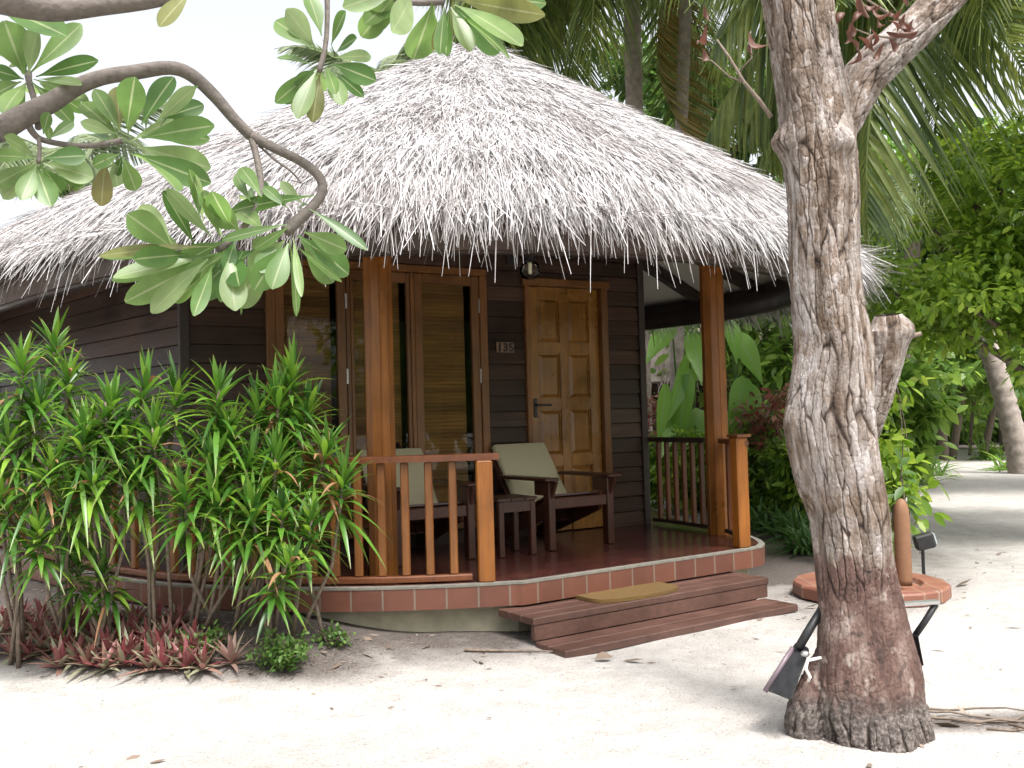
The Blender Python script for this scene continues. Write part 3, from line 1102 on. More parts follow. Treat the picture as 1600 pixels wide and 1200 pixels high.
# ------------------------------------------------------------------ furniture
def make_chair():
    ch = thing('porch_chair', 'x', 'chair', (0, 0, 0), local=True, group='wooden armchairs on the porch')
    m = M['chair']
    w = .29
    for s in (-1, 1):
        MB().box(s * w - .03, s * w + .03, -.04, .04, 0, .535, .006).build('leg', m, ch)
        mb = MB().box(s * (w + .02) - .065, s * (w + .02) + .065, -.62, .08, .536, .56, .006)
        mb.build('armrest', m, ch)
        mb = MB()
        y0, z0, y1, z1 = -.045, .335, -.95, .0
        d = nrm(A3(0, y1 - y0, z1 - z0))
        mb.frame(A3(s * (w - .055), y0, z0), d, (1, 0, 0), np.cross(d, (1, 0, 0)), 0, .96, -.014, .014, -.06, .06, .004)
        mb.build('side_rail', m, ch)
        mb = MB().box(s * w - .012, s * w + .012, -.18, -.041, .42, .53)
        V = [(s * w - .012, .041, .533), (s * w - .012, .11, .533), (s * w - .012, .041, .40), (s * w + .012, .041, .533), (s * w + .012, .11, .533), (s * w + .012, .041, .40)]
        mb.add(V, [(0, 2, 1), (3, 4, 5), (0, 1, 4, 3), (1, 2, 5, 4), (0, 3, 5, 2)])
        mb.build('arm_bracket', m, ch)
    MB().box(-w + .032, w - .032, -.02, .03, .315, .40, .006).build('front_rail', m, ch)
    mb = MB()
    for i in range(6):
        y = -.05 - i * .085
        z = .405 - i * .031
        mb.frame(A3(0, y, z), (1, 0, 0), nrm(A3(0, -.085, -.031)), np.cross((1, 0, 0), nrm(A3(0, -.085, -.031))), -w + .02, w - .02, 0, .08, -.02, 0, .004)
    mb.build('seat', m, ch)
    mb = MB()
    b0 = A3(0, -.47, .2)
    bd = nrm(A3(0, -.54, .73))
    bn = np.cross((1, 0, 0), bd)
    for i in range(7):
        x = (i - 3) * .083
        L = .84 - .028 * (abs(i - 3)) ** 1.75
        mb.frame(b0, (1, 0, 0), bn, bd, x - .039, x + .039, -.012, .012, -.05, L, .004)
    mb.frame(b0, (1, 0, 0), bn, bd, -w, w, -.045, -.013, .42, .49, .004)
    mb.build('backrest', m, ch)
    # one folded cushion: up the back and over the seat
    mb = MB()
    ctr = [b0 + bd * .70, b0 + bd * .42, b0 + bd * .16, b0 + bd * .08]
    off = [(bn if bn[1] > 0 else -bn)] * 4
    V = []
    hw = .27
    for cpt, nn in zip(ctr, off):
        lo, hi = cpt + nn * .014, cpt + nn * .085
        for (x, q) in ((-hw, .25), (-hw, .75), (-hw + .02, 1), (hw - .02, 1), (hw, .75), (hw, .25), (hw - .02, 0), (-hw + .02, 0)):
            V.append(lo * (1 - q) + hi * q + A3(x, 0, 0))
    F = []
    for i in range(len(ctr) - 1):
        for k in range(8):
            F.append((i * 8 + k, i * 8 + (k + 1) % 8, i * 8 + 8 + (k + 1) % 8, i * 8 + 8 + k))
    F += [tuple(range(7, -1, -1)), tuple((len(ctr) - 1) * 8 + k for k in range(8))]
    mb.add(V, F)
    o = mb.build('cushion', M['cushion'], ch, True)
    b = o.modifiers.new('soft', 'BEVEL'); b.width = .012; b.segments = 2
    return ch


chair = make_chair()
chair['label'] = 'wooden armchair with cream cushion standing in front of the door'
fx = A3(.551, -.834)
chair.location = (.506, 7.63, DECK + .003)
chair.rotation_euler = (0, 0, math.atan2(fx[1], fx[0]) - pi / 2)
chair2 = copy_tree(chair)
chair2['label'] = 'wooden armchair with cream cushion below the windows, behind the balusters'
fx = A3(.47, -.883)
chair2.location = (-.60, 7.02, DECK + .003)
chair2.rotation_euler = (0, 0, math.atan2(fx[1], fx[0]) - pi / 2)
tb = thing('side_table', 'low wooden side table between the two porch chairs', 'table', (-.06, 7.35, DECK + .003), .5, local=True)
mb = MB()
for i in range(3):
    mb.box(-.17 + i * .114, -.17 + i * .114 + .11, -.17, .17, .41, .435, .004)
mb.build('tabletop', M['chair'], tb)
for sx_ in (-1, 1):
    for sy_ in (-1, 1):
        MB().box(sx_ * .135 - .022, sx_ * .135 + .022, sy_ * .135 - .022, sy_ * .135 + .022, 0, .409, .004).build('leg', M['chair'], tb)
MB().box(-.112, .112, -.15, -.13, .33, .409).build('apron', M['chair'], tb)


# ------------------------------------------------------------------ the big trunk in front
def bark_mat():
    m, nt, b = new_mat('fissured_bark')
    at_ = N(nt, 'ShaderNodeAttribute', attribute_name='plate')
    idn = N(nt, 'ShaderNodeAttribute', attribute_name='plate_id')
    v = coords(nt, 'Object')
    grain = noise(nt, coords(nt, 'Object', (60, 60, 9)), 1, 6, .65)
    big = noise(nt, v, 4.2, 5, .6)
    fine = noise(nt, v, 55, 5, .7)
    plate = ramp(nt, [(0, (.12, .085, .062)), (.3, (.20, .15, .115)), (.5, (.29, .235, .20)), (.68, (.42, .39, .38)), (1, (.20, .15, .12))], idn.outputs['Fac']).outputs[0]
    plate = mixc(nt, ramp(nt, [(.46, (0, 0, 0)), (.63, (.75, .75, .75))], big).outputs[0], plate, (.40, .375, .37))
    streak = noise(nt, coords(nt, 'Object', (13, 13, 1.6)), 1, 5, .6)
    plate = mixc(nt, 1, plate, ramp(nt, [(.34, (.40, .34, .29)), (.5, (.82, .78, .74)), (.64, (1.12, 1.12, 1.13))], streak).outputs[0], 'MULTIPLY')
    plate = mixc(nt, 1, plate, ramp(nt, [(.3, (.55, .52, .5)), (.6, (1.08, 1.08, 1.08))], grain).outputs[0], 'MULTIPLY')
    # lower, peeled part: red brown inner bark; scaly grey foot
    sp = N(nt, 'ShaderNodeSeparateXYZ')
    nt.links.new(v, sp.inputs[0])
    zz = N(nt, 'ShaderNodeMath', operation='MULTIPLY_ADD')
    nt.links.new(noise(nt, v, 9, 6, .7), zz.inputs[0]); zz.inputs[1].default_value = .34
    nt.links.new(sp.outputs[2], zz.inputs[2])
    low = ramp(nt, [(.91, (1, 1, 1)), (.97, (0, 0, 0))], zz.outputs[0]).outputs[0]
    red = ramp(nt, [(.32, (.055, .033, .027)), (.48, (.12, .068, .056)), (.6, (.19, .13, .11)), (.72, (.32, .26, .235))], noise(nt, coords(nt, 'Object', (9, 9, 4)), 1, 6, .65)).outputs[0]
    red = mixc(nt, 1, red, ramp(nt, [(.3, (.6, .6, .6)), (.6, (1.08, 1.08, 1.08))], fine).outputs[0], 'MULTIPLY')
    sc = noise(nt, coords(nt, 'Object', (16, 16, 11)), 1, 3, .5)
    red = mixc(nt, ramp(nt, [(.62, (0, 0, 0)), (.70, (.8, .8, .8))], sc).outputs[0], red, (.33, .27, .24))
    red = mixc(nt, ramp(nt, [(.30, (.8, .8, .8)), (.38, (0, 0, 0))], sc).outputs[0], red, (.045, .03, .027))
    c = mixc(nt, low, plate, red)
    z2 = N(nt, 'ShaderNodeMath', operation='MULTIPLY_ADD')
    nt.links.new(noise(nt, v, 11, 6, .7), z2.inputs[0]); z2.inputs[1].default_value = .24
    nt.links.new(sp.outputs[2], z2.inputs[2])
    foot = ramp(nt, [(.27, (1, 1, 1)), (.36, (0, 0, 0))], z2.outputs[0]).outputs[0]
    c = mixc(nt, foot, c, ramp(nt, [(.32, (.035, .028, .025)), (.5, (.10, .082, .074)), (.68, (.25, .215, .20))], fine).outputs[0])
    crack = ramp(nt, [(.0, (.12, .09, .075)), (.05, (.42, .37, .34)), (.12, (1, 1, 1))], at_.outputs['Fac']).outputs[0]
    c = mixc(nt, 1, c, crack, 'MULTIPLY')
    nt.links.new(c, b.inputs['Base Color'])
    b.inputs['Roughness'].default_value = .72
    b.inputs['Specular IOR Level'].default_value = .35
    h = N(nt, 'ShaderNodeMath', operation='ADD')
    nt.links.new(grain, h.inputs[0]); nt.links.new(fine, h.inputs[1])
    bump(nt, b, h.outputs[0], .55, .012)
    return m


M['bark'] = bark_mat()
TY = 4.12


def voro(u, v, U, cu, cv, seed):
    """periodic-in-u jittered cells; returns F2-F1 (metres-ish) and a per-cell random number"""
    g = np.random.default_rng(seed)
    nu, nv = int(round(U / cu)), int(np.ceil((v.max() - v.min()) / cv)) + 3
    ju = g.uniform(.08, .92, (nv, nu)); jv = g.uniform(.05, .95, (nv, nu)); idr = g.uniform(size=(nv, nu))
    fu = u / U * nu; fv = (v - v.min()) / cv + 1
    iu = np.floor(fu).astype(int); iv = np.floor(fv).astype(int)
    f1 = np.full(u.shape, 9.); f2 = f1.copy(); idd = np.zeros(u.shape)
    for a in (-1, 0, 1, 2):
        for b in (-1, 0, 1):
            ku = (iu + b); kv = np.clip(iv + a - 0, 0, nv - 1)
            off = .5 * (kv % 2)
            pu = ku + ju[kv, ku % nu] + 0 * off; pv = kv + jv[kv, ku % nu]
            d = np.hypot(fu - pu, (fv - pv))
            c_ = idr[kv, ku % nu]
            lt = d < f1
            f2 = np.where(lt, f1, np.minimum(f2, d)); idd = np.where(lt, c_, idd); f1 = np.where(lt, d, f1)
    return f2 - f1, idd


def nz(u, v, seed, f):
    """cheap smooth noise from sines, periodic enough"""
    g = np.random.default_rng(seed)
    s = 0
    for _ in range(7):
        a, b, c = g.normal(0, f, 2).tolist() + [g.uniform(0, 6.28)]
        s = s + np.sin(a * u + b * v + c)
    return s / 4


def bark_tube(name, ctr, rad, parent, nth, nz_, lumps=(), cu=.055, cv=.15, depth=.014, seed=3, fade=None, flare=None):
    """tube along ctr (Nx3) with radius rad (N), resampled, with lumps and fissured plates"""
    ctr = np.asarray(ctr, float); rad = np.asarray(rad, float)
    seg = np.r_[0, np.cumsum(np.linalg.norm(np.diff(ctr, axis=0), axis=1))]
    s = np.linspace(0, seg[-1], nz_)

    def sm(a):
        x = np.interp(s, seg, a)
        k = max(3, int(nz_ * min(.035, .08 / seg[-1] * 1.1))) | 1
        xp = np.pad(x, k // 2, mode='reflect', reflect_type='odd')
        return np.convolve(xp, np.ones(k) / k, 'valid')
    c = np.stack([sm(ctr[:, i]) for i in range(3)], -1)
    r = sm(rad)
    t = nrm(np.gradient(c, axis=0))
    u0 = nrm(np.cross(t, A3(.05, 1, .1)))
    v0 = np.cross(t, u0)
    th = np.linspace(0, 2 * pi, nth, endpoint=False)
    TH, S_ = np.meshgrid(th, s)
    Uc = TH * .19
    rr = r[:, None] * (1 + .035 * np.sin(3 * TH + 2.2 * S_ + seed) + .025 * np.sin(5 * TH - 3.1 * S_))
    if flare is not None: rr = rr + flare(TH, S_)
    w1 = nz(np.cos(TH) * .3 + np.sin(TH) * .1, S_, seed, 9) * .02
    w2 = nz(np.sin(TH) * .3, S_ + np.cos(TH) * .2, seed + 1, 9) * .05
    per = 2 * pi * .19
    w3_ = nz(np.cos(TH) * .2 + np.sin(2 * TH) * .1, S_, seed + 4, 38) * .005
    w4_ = nz(np.sin(TH) * .2 + np.cos(3 * TH) * .06, S_, seed + 6, 38) * .010
    big_e, idd = voro((Uc + w1 * .8 + w3_) % per, S_ + w2, per, cu * .9, cv * 2.6, seed)
    mid_e, id2 = voro((Uc + w1 * 1.3 + w3_) % per, S_ + w2 * .7 + w4_, per, cu * .5, cv * .36, seed + 9)
    sm_e, id3 = voro((Uc + w3_ * 1.6) % per, S_ + w4_ * 1.4, per, cu * .25, cv * .26, seed + 19)
    m1 = np.clip(.55 + .55 * nz(np.cos(TH) * .5, S_ + np.sin(TH) * .3, seed + 2, 6), 0, 1)
    m2 = np.clip(.5 + .7 * nz(np.sin(TH) * .5, S_ + np.cos(TH) * .3, seed + 3, 9), 0, 1)
    A = np.clip(big_e / .16, 0, 1) ** .7
    Bq = np.clip(mid_e / .13, 0, 1) ** .7
    Cq = np.clip(sm_e / .25, 0, 1)
    f = np.ones_like(S_) if fade is None else fade(S_)
    disp = depth * f * ((A - .7) * (.45 + .55 * m1) * .8 + (Bq - .7) * (.2 + .8 * m2) * .55 + (Cq - .5) * .2 + .35 * (idd - .5) + .22 * (id2 - .5))
    e = np.minimum(big_e / (.35 + .65 * m1) , mid_e / (.25 + .75 * m2) + .035)
    idd = np.clip(.55 * idd + .45 * id2 + .25 * (id3 - .5), 0, 1)
    rr = rr + disp
    pts = c[:, None] + (u0[:, None] * np.cos(TH)[..., None] + v0[:, None] * np.sin(TH)[..., None]) * rr[..., None]
    for (q, R0, amp) in lumps:
        dd = pts - A3(*q)
        g_ = np.exp(-(np.sum(dd ** 2, -1)) / R0 ** 2)
        out = nrm(pts - c[:, None])
        pts = pts + out * (amp * g_)[..., None]
    Fq = []
    k = np.arange(nth)
    b = np.arange(nz_ - 1)[:, None] * nth
    F = np.stack([b + k, b + (k + 1) % nth, b + nth + (k + 1) % nth, b + nth + k], -1).reshape(-1, 4)
    o = mk(name, pts.reshape(-1, 3), F, M['bark'], parent)
    for nm, val in (('plate', np.clip(e * f + (1 - f) * .5, 0, 1)), ('plate_id', idd)):
        at_ = o.data.attributes.new(nm, 'FLOAT', 'POINT')
        at_.data.foreach_set('value', val.ravel().astype(np.float32))
    return o


tree = thing('almond_tree', 'thick leaning tree trunk with pale cracked bark standing in the sand', 'tree', (1.37, TY, 0))
rows = [(1195, 1345, 235), (1150, 1362, 185), (1100, 1352, 170), (1060, 1355, 165), (1000, 1349, 145), (950, 1345, 130), (900, 1338, 122), (860, 1334, 118), (800, 1328, 122), (740, 1312, 134), (700, 1303, 138),
        (640, 1299, 134), (580, 1303, 126), (540, 1304, 122), (480, 1294, 112), (400, 1287, 108), (300, 1286, 112), (220, 1277, 118), (170, 1273, 114), (100, 1260, 108), (40, 1250, 108), (0, 1245, 110), (-100, 1226, 104), (-300, 1180, 96), (-700, 1100, 80), (-1100, 1040, 58)]
ctr = [at(x, y, TY) for y, x, w in rows]
rad = [w / 2 / FPX * TY * .95 for y, x, w in rows]
ctr[0] = ctr[0] - A3(0, 0, .03)
lumps = [(at(1322, 218, TY - .15), .055, .045), (at(1222, 222, TY - .02), .06, .06), (at(1240, 660, TY), .07, .018), (at(1245, 115, TY - .1), .035, .02),
         (at(1340, 860, TY - .1), .05, .015)]


def foot(TH, S_):
    low = np.exp(-S_ / .10)
    return low * (.04 * np.cos(TH * 3 + 1) + .028 * np.cos(TH * 7) + .005 * np.cos(TH * 13 + 2)) + .012 * np.exp(-((S_ - .30) / .05) ** 2) * np.cos(TH * 2)


trunk = bark_tube('trunk', ctr, rad, tree, 320, 1400, lumps, cu=.052, cv=.15, depth=.0135, seed=5,
                  fade=lambda s: .8 + .2 * smooth(.74, .82, s) + .35 * smooth(.34, .2, s), flare=foot)
# root lump on the left of the foot
bark_tube('root_buttress', [at(1262, 1175, TY + .02) - A3(0, 0, .05), at(1264, 1120, TY), at(1285, 1060, TY + .02), at(1300, 1010, TY + .05), at(1312, 960, TY + .05)], [.095, .10, .075, .05, .03], tree, 60, 90,
          cu=.08, cv=.1, depth=.02, seed=11)
# thick limb going up to the right
bark_tube('limb', [at(1290, 250, TY + .02), at(1312, 195, TY + .02), at(1350, 120, TY + .05), at(1395, 75, TY + .10), at(1440, 35, TY + .14), at(1490, -20, TY + .18), at(1540, -120, TY + .2), at(1600, -330, TY + .3), at(1625, -600, TY + .3)], [.035, .085, .092, .086, .08, .076, .07, .06, .045], tree, 140, 420,
          cu=.09, cv=.12, depth=.015, seed=21)
# broken branch stub on the right side
bark_tube('branch_stub', [at(1350, 690, TY + .06), at(1368, 620, TY + .05), at(1382, 560, TY + .03), at(1388, 515, TY + .01), at(1386, 492, TY)], [.045, .065, .075, .085, .05], tree, 90, 120,
          lumps=[(at(1408, 515, TY), .05, .035)], cu=.12, cv=.12, depth=.012, seed=31)
MB().tube([at(1400, 528, TY), at(1418, 527, TY), at(1440, 521, TY - .02)], [.016, .012, .009], 8).build('twig', M['stem'], tree, True)
mb = MB().tube([at(1205, 183, TY), at(1185, 155, TY), at(1162, 128, TY - .02), at(1140, 90, TY - .02), at(1120, 62, TY)], [.011, .009, .008, .006, .004], 7)
mb.tube([at(1162, 128, TY - .02), at(1140, 120, TY), at(1112, 95, TY), at(1090, 90, TY)], [.005, .004, .003, .002], 6)
mb.tube([at(1155, 112, TY), at(1175, 90, TY), at(1172, 60, TY)], [.004, .003, .002], 6)
mb.build('twig', M['stem'], tree, True)
MB().tube([at(1400, 60, TY), at(1360, 55, TY - .06), at(1335, 45, TY - .08)], [.006, .004, .003], 6).build('twig', M['stem'], tree, True)
MB().tube([at(1420, 40, TY), at(1370, 10, TY - .1), at(1340, -10, TY - .1)], [.008, .006, .004], 6).build('twig', M['stem'], tree, True)
px_ = [(1330, 35), (1325, 60), (1318, 20), (1365, 15), (1372, 30), (1385, 50), (1395, 20), (1410, 35), (1352, 5), (1378, 8), (1420, 10), (1340, 75), (1100, 8), (1098, 75), (1090, 62), (1180, 60), (1172, 48), (1390, 60), (1405, 52), (1360, 45)]
px_ += [(1345, 18), (1358, 28), (1388, 32), (1400, 40), (1415, 22), (1322, 48), (1382, 66), (1368, 52), (1428, 30), (1340, 58)]
P = np.array([at(x, y, TY - .12 - .1 * rng.uniform()) for x, y in px_])
D = nrm(rng.normal(0, .5, (len(P), 3)) + A3(0, 0, -1.))
V = strips(P, D, rdir(len(P)), rng.uniform(.05, .12, len(P)), rng.uniform(.018, .04, len(P)), [.2, .6, .9, 1, .8, .5, .05], droop=-.25, fold=1.3, cup=.8)
each('dry_leaf', V, len(P), M['dryleaf'], tree)

# flood lights strapped to the trunk
fl = thing('flood_light', 'black square flood light leaning on the left foot of the big trunk', 'flood light', at(1235, 1085, TY - .05))
q = [at(1240, 1012, TY + .02), at(1262, 1024, TY - .05), at(1236, 1096, TY - .14), at(1196, 1080, TY - .02)]
q2 = [p + A3(.035, .075, .012) for p in q]
mb = MB().add([q[0], q[1], q[2], q[3], q2[0], q2[1], q2[2], q2[3]], [(0, 3, 2, 1), (4, 5, 6, 7), (0, 1, 5, 4), (1, 2, 6, 5), (2, 3, 7, 6), (3, 0, 4, 7)])
o = mb.build('housing', M['black'], fl)
o.modifiers.new('b', 'BEVEL').width = .008
MB().tube([q[0] + A3(-.004, -.004, .002), q[3] + A3(-.004, -.004, .0)], .011, 8).build('rim', plain('worn_rim', (.16, .12, .14), .4), fl, True)
MB().tube([at(1248, 1012, TY), at(1262, 988, TY), at(1285, 950, TY + .02)], [.02, .02, .018], 8).build('arm', M['black'], fl, True)
MB().lathe(at(1258, 1022, TY - .07), [(.012, -.01), (.02, 0), (.012, .012)], 12).build('knob', M['steel'], fl, True)
MB().tube([at(1282, 1028, TY - .12), at(1262, 1032, TY - .16), at(1259, 1045, TY - .16), at(1266, 1058, TY - .15), at(1263, 1064, TY - .14)], .007, 8).build('cable', M['cable'], fl, True)
fl2 = thing('flood_light', 'black flood light on a bent bracket right of the big trunk', 'flood light', at(1436, 1040, TY + .05))
mb = MB()
e0, e1 = at(1408, 944, TY + .02), at(1466, 940, TY + .02)
mb.frame(e0, nrm(e1 - e0), A3(0, 1, 0), Z3, 0, np.linalg.norm(e1 - e0), -.02, .02, -.007, .007)
mb.build('bracket', M['steel'], fl2)
MB().tube([at(1462, 944, TY + .02), at(1446, 970, TY + .03), at(1428, 996, TY + .04)], .014, 8).build('arm', M['black'], fl2, True)
q = [at(1420, 992, TY + .03), at(1436, 992, TY - .02), at(1445, 1040, TY - .02), at(1432, 1046, TY + .03)]
q2 = [p + A3(-.02, .09, 0) for p in q]
o = MB().add(q + q2, [(0, 3, 2, 1), (4, 5, 6, 7), (0, 1, 5, 4), (1, 2, 6, 5), (2, 3, 7, 6), (3, 0, 4, 7)]).build('housing', M['black'], fl2)
o.modifiers.new('b', 'BEVEL').width = .006

# dead root trailing in the sand on the right
mb = MB()
for s_ in range(9):
    g = np.random.default_rng(50 + s_)
    x = np.linspace(1.58 + .1 * s_, 2.5 + .2 * s_, 14)
    y = 4.42 - .12 * (x - 1.6) + np.cumsum(g.normal(0, .04, 14)) - .05 * s_
    z = ground_z(x, y) + .006 + .02 * np.abs(np.sin(np.arange(14) * .5 + s_)) * (s_ % 2)
    mb.tube(np.stack([x, y, z], -1), np.linspace(.006, .002, 14), 6)
tag(mb.build('dead_root', M['stem'], None, True), 'tangle of thin dry roots lying in the sand right of the trunk', 'root')
mb = MB()
x = np.linspace(-.32, .2, 12)
mb.tube(np.stack([x, 5.62 - .03 * x + .015 * np.sin(x * 9), ground_z(x, 5.62 + 0 * x) + .012], -1), np.linspace(.010, .005, 12), 6)
tag(mb.build('fallen_stick', M['stem'], None, True), 'thin dark stick lying in the sand left of the steps', 'stick')
p = at(930, 1036, 5.45)
V, F, uv = strips([A3(p[0], p[1], ground_z(p[0], p[1]) + .012)], [A3(1, .2, .05)], [A3(0, -.5, 1)], [.10], [.06], [.2, .8, 1, .8, .2], fold=.5, cup=.4)
tag(mk('fallen_leaf', V, F, M['litter'], uv=uv), 'single brown curled leaf on the sand in front of the steps', 'leaf')

# ------------------------------------------------------------------ foot basin and garden lamp
bs = thing('tiled_basin', 'low round terracotta tiled slab with a rounded post behind the trunk', 'foot basin', (2.5, 7.1, 0))
MB().lathe((2.63, 7.22, 0), [(.525, .0), (.555, .005), (.555, .08), (.545, .095), (.38, .095), (.36, .06)], 15).build('slab', M['slabtile'], bs)
MB().lathe((2.80, 7.0, 0), [(.055, .10), (.057, .14), (.057, .55), (.055, .60), (.052, .64), (.044, .68), (.028, .71), (.012, .722)], 24).build('post', M['terracotta'], bs, True)
gl = thing('garden_lamp', 'small black spotlight on a stake behind the terracotta post', 'garden light', (3.2, 7.75, 0))
p = at(1447, 845, 7.75)
MB().tube([(p[0] - .03, p[1], 0), (p[0] - .03, p[1], p[2] - .04)], .014, 8).build('stake', M['black'], gl)
mb = MB().frame(p, nrm(A3(.9, -.2, .25)), nrm(A3(.2, .9, 0)), nrm(A3(-.25, 0, .9)), -.09, .06, -.06, .06, -.06, .06, .015)
mb.build('head', M['black'], gl)
MB().frame(p, nrm(A3(.9, -.2, .25)), nrm(A3(.2, .9, 0)), nrm(A3(-.25, 0, .9)), .061, .07, -.045, .045, -.045, .045).build('lens', M['lens'], gl)


# ------------------------------------------------------------------ plants in the bed
def dracaena(base, heads, label):
    b = A3(base[0], base[1], ground_z(base[0], base[1]))
    o = thing('dracaena_shrub', label, 'shrub', b, group='dracaena shrubs in front of the porch')
    mb = MB()
    P, D, L, W, dr, U = [], [], [], [], [], []
    heads = list(heads)
    if len(heads) > 2:
        for i in range(1):
            q = A3(*heads[rng.integers(len(heads))]) * .5 + A3(*heads[rng.integers(len(heads))]) * .5
            heads.append(q + A3(rng.normal(0, .09), .10 + rng.uniform(0, .12), rng.normal(0, .09)))
    for hd in heads:
        h = A3(*hd)
        st = b + A3(rng.normal(0, .05), rng.normal(0, .05), -.02)
        mid = st * .45 + h * .55 + A3(rng.normal(0, .03), rng.normal(0, .03), -.04)
        lean = nrm(h - mid + A3(0, 0, .25))
        mb.tube([st, st * .7 + mid * .3 + A3(0, 0, .03), mid, h * .9 + mid * .1, h + lean * .08], [.014, .012, .011, .010, .006], 6)
        k = 50
        f = np.linspace(0, 1, k)          # 0 = lowest leaf, 1 = heart
        az = np.arange(k) * 2.39996 + rng.uniform(0, 6)
        el = -.5 + 1.7 * f + rng.normal(0, .22, k)
        lean = nrm(lean + rng.normal(0, .22, 3))
        d = np.stack([np.cos(az) * np.cos(el), np.sin(az) * np.cos(el), np.sin(el)], -1) + lean * .15
        P.append(h + lean * (f[:, None] * .26 - .17) + d * .006)
        D.append(d)
        ln = (.335 - .10 * f) * rng.uniform(.75, 1.15, k) * (1 if hd[2] > .85 else .72)
        L.append(ln); W.append(rng.uniform(.024, .037, k)); dr.append((.42 * (1 - f) ** .7 + .14) * np.cos(el) + .03)
        U.append(np.tile(Z3, (k, 1)) + rng.normal(0, .15, (k, 3)))
    mb.build('stem', M['stem'], o, True)
    c_ = np.concatenate
    P, D, L, W, dr, U = map(c_, (P, D, L, W, dr, U))
    dead = rng.uniform(size=len(P)) < .025
    pr = [.45, .85, 1, .85, .5, .08]
    g = ~dead
    V = strips(P[g], D[g], U[g], L[g], W[g], pr, dr[g], fold=.35)
    mk('leaf', *V[:2], M['dracaena'], o, V[2])
    if dead.any():
        V = strips(P[dead], D[dead], U[dead], L[dead], W[dead], pr, .7, fold=.5)
        each('dead_leaf', V, int(dead.sum()), M['dead'], o)
    return o


hp = [  # photo position of leaf heads and their distance, grouped by shrub
    ((30, 965, 5.75), [(35, 590, 5.5), (-20, 640, 5.6), (15, 700, 5.4), (-30, 760, 5.35), (10, 800, 5.3)], 'tall dracaena at the left edge with upright bright green heads'),
    ((95, 960, 5.85), [(85, 560, 5.9), (105, 610, 5.8), (60, 655, 5.5), (75, 750, 5.35), (110, 800, 5.4), (62, 845, 5.25)], 'tallest dracaena, its top heads against the dark left wall'),
    ((165, 965, 5.75), [(165, 650, 5.5), (130, 700, 5.4), (145, 770, 5.35), (195, 700, 5.5)], 'dense dracaena with arching leaves below the side wall'),
    ((150, 950, 5.6), [(120, 890, 5.6), (160, 905, 5.6)], 'lowest dracaena, two small heads near the red bedding plants'),
    ((235, 965, 5.8), [(222, 625, 5.6), (240, 690, 5.5), (215, 765, 5.5)], 'dracaena with yellow green tips before the wall corner'),
    ((300, 965, 5.8), [(340, 630, 5.6), (362, 690, 5.6), (330, 745, 5.45)], 'dracaena with slanting bare stems in front of the wooden corner post'),
    ((330, 975, 5.75), [(345, 800, 5.4), (290, 790, 5.35), (385, 740, 5.5)], 'mid height dracaena in front of the left end of the railing'),
    ((385, 975, 5.8), [(435, 640, 5.7), (455, 605, 5.8), (405, 660, 5.75), (478, 660, 5.8)], 'thin dracaena reaching up before the left window'),
    ((420, 985, 5.6), [(430, 735, 5.5), (395, 810, 5.35), (440, 815, 5.35), (445, 900, 5.2)], 'drooping dracaena covering the left railing with hanging leaves'),
    ((455, 975, 5.65), [(535, 765, 5.5), (485, 830, 5.4), (505, 720, 5.6)], 'rightmost dracaena beside the bare balusters'),
]
for bp, hs, lab in hp:
    p = at(*bp)
    dracaena((p[0], p[1]), [at(*h) for h in hs], lab)


def rosette(name, label, cat, group, p, mat, k, L, W, el0, el1, pr=(.7, 1, .85, .5, .05), droop=.15):
    o = thing(name, label, cat, p, group=group)
    f = np.linspace(0, 1, k)
    az = np.arange(k) * 2.4 + rng.uniform(0, 6)
    el = el0 + (el1 - el0) * f + rng.normal(0, .12, k)
    d = np.stack([np.cos(az) * np.cos(el), np.sin(az) * np.cos(el), np.sin(el)], -1)
    V = strips(np.tile(p, (k, 1)) + d * .01 + A3(0, 0, .01), d, np.tile(Z3, (k, 1)) + rng.normal(0, .1, (k, 3)), L * rng.uniform(.7, 1.15, k), W, list(pr), droop, fold=.4)
    mk('leaf', *V[:2], mat, o, V[2])
    return o


g = np.random.default_rng(12)
spots = []
for row, (y0, cnt) in enumerate(((968, 13), (992, 15), (1015, 15), (1034, 9))):
    for i in range(cnt):
        x = -25 + (330 if row < 3 else 250) * (i + g.uniform(.1, .9)) / cnt + (30 if row > 1 else 0) + (70 if row == 3 else 0)
        spots.append((x, y0 + g.normal(0, 4) + x * .035, row))
for x, y, row in spots:
    d = A3(*at(x, y, 1)) - A3(0, 0, EYE)
    p = None
    for Yd in np.linspace(4.6, 6.4, 90):
        q = at(x, y, Yd)
        if q[2] <= ground_z(q[0], q[1]) + .03:
            p = A3(q[0], q[1], ground_z(q[0], q[1])); break
    if p is None: p = at(x, y, 5.9); p[2] = ground_z(p[0], p[1])
    rosette('boat_lily', 'low red and green rosette in the bedding row at lower left', 'bedding plant', 'red boat lilies edging the bed', p, M['rhoeo'], 20, .19, .034, .1, 1.35)
p = at(362, 1035, 5.35); p[2] = ground_z(p[0], p[1])
rosette('boat_lily', 'single faded pinkish rosette between the two small green herbs', 'bedding plant', 'red boat lilies edging the bed', p, plainleaf if False else leafmat('faded_rhoeo', [(.2, .1, .09), (.28, .18, .15), (.3, .26, .18)], .5, .2), 20, .2, .03, .1, 1.2)


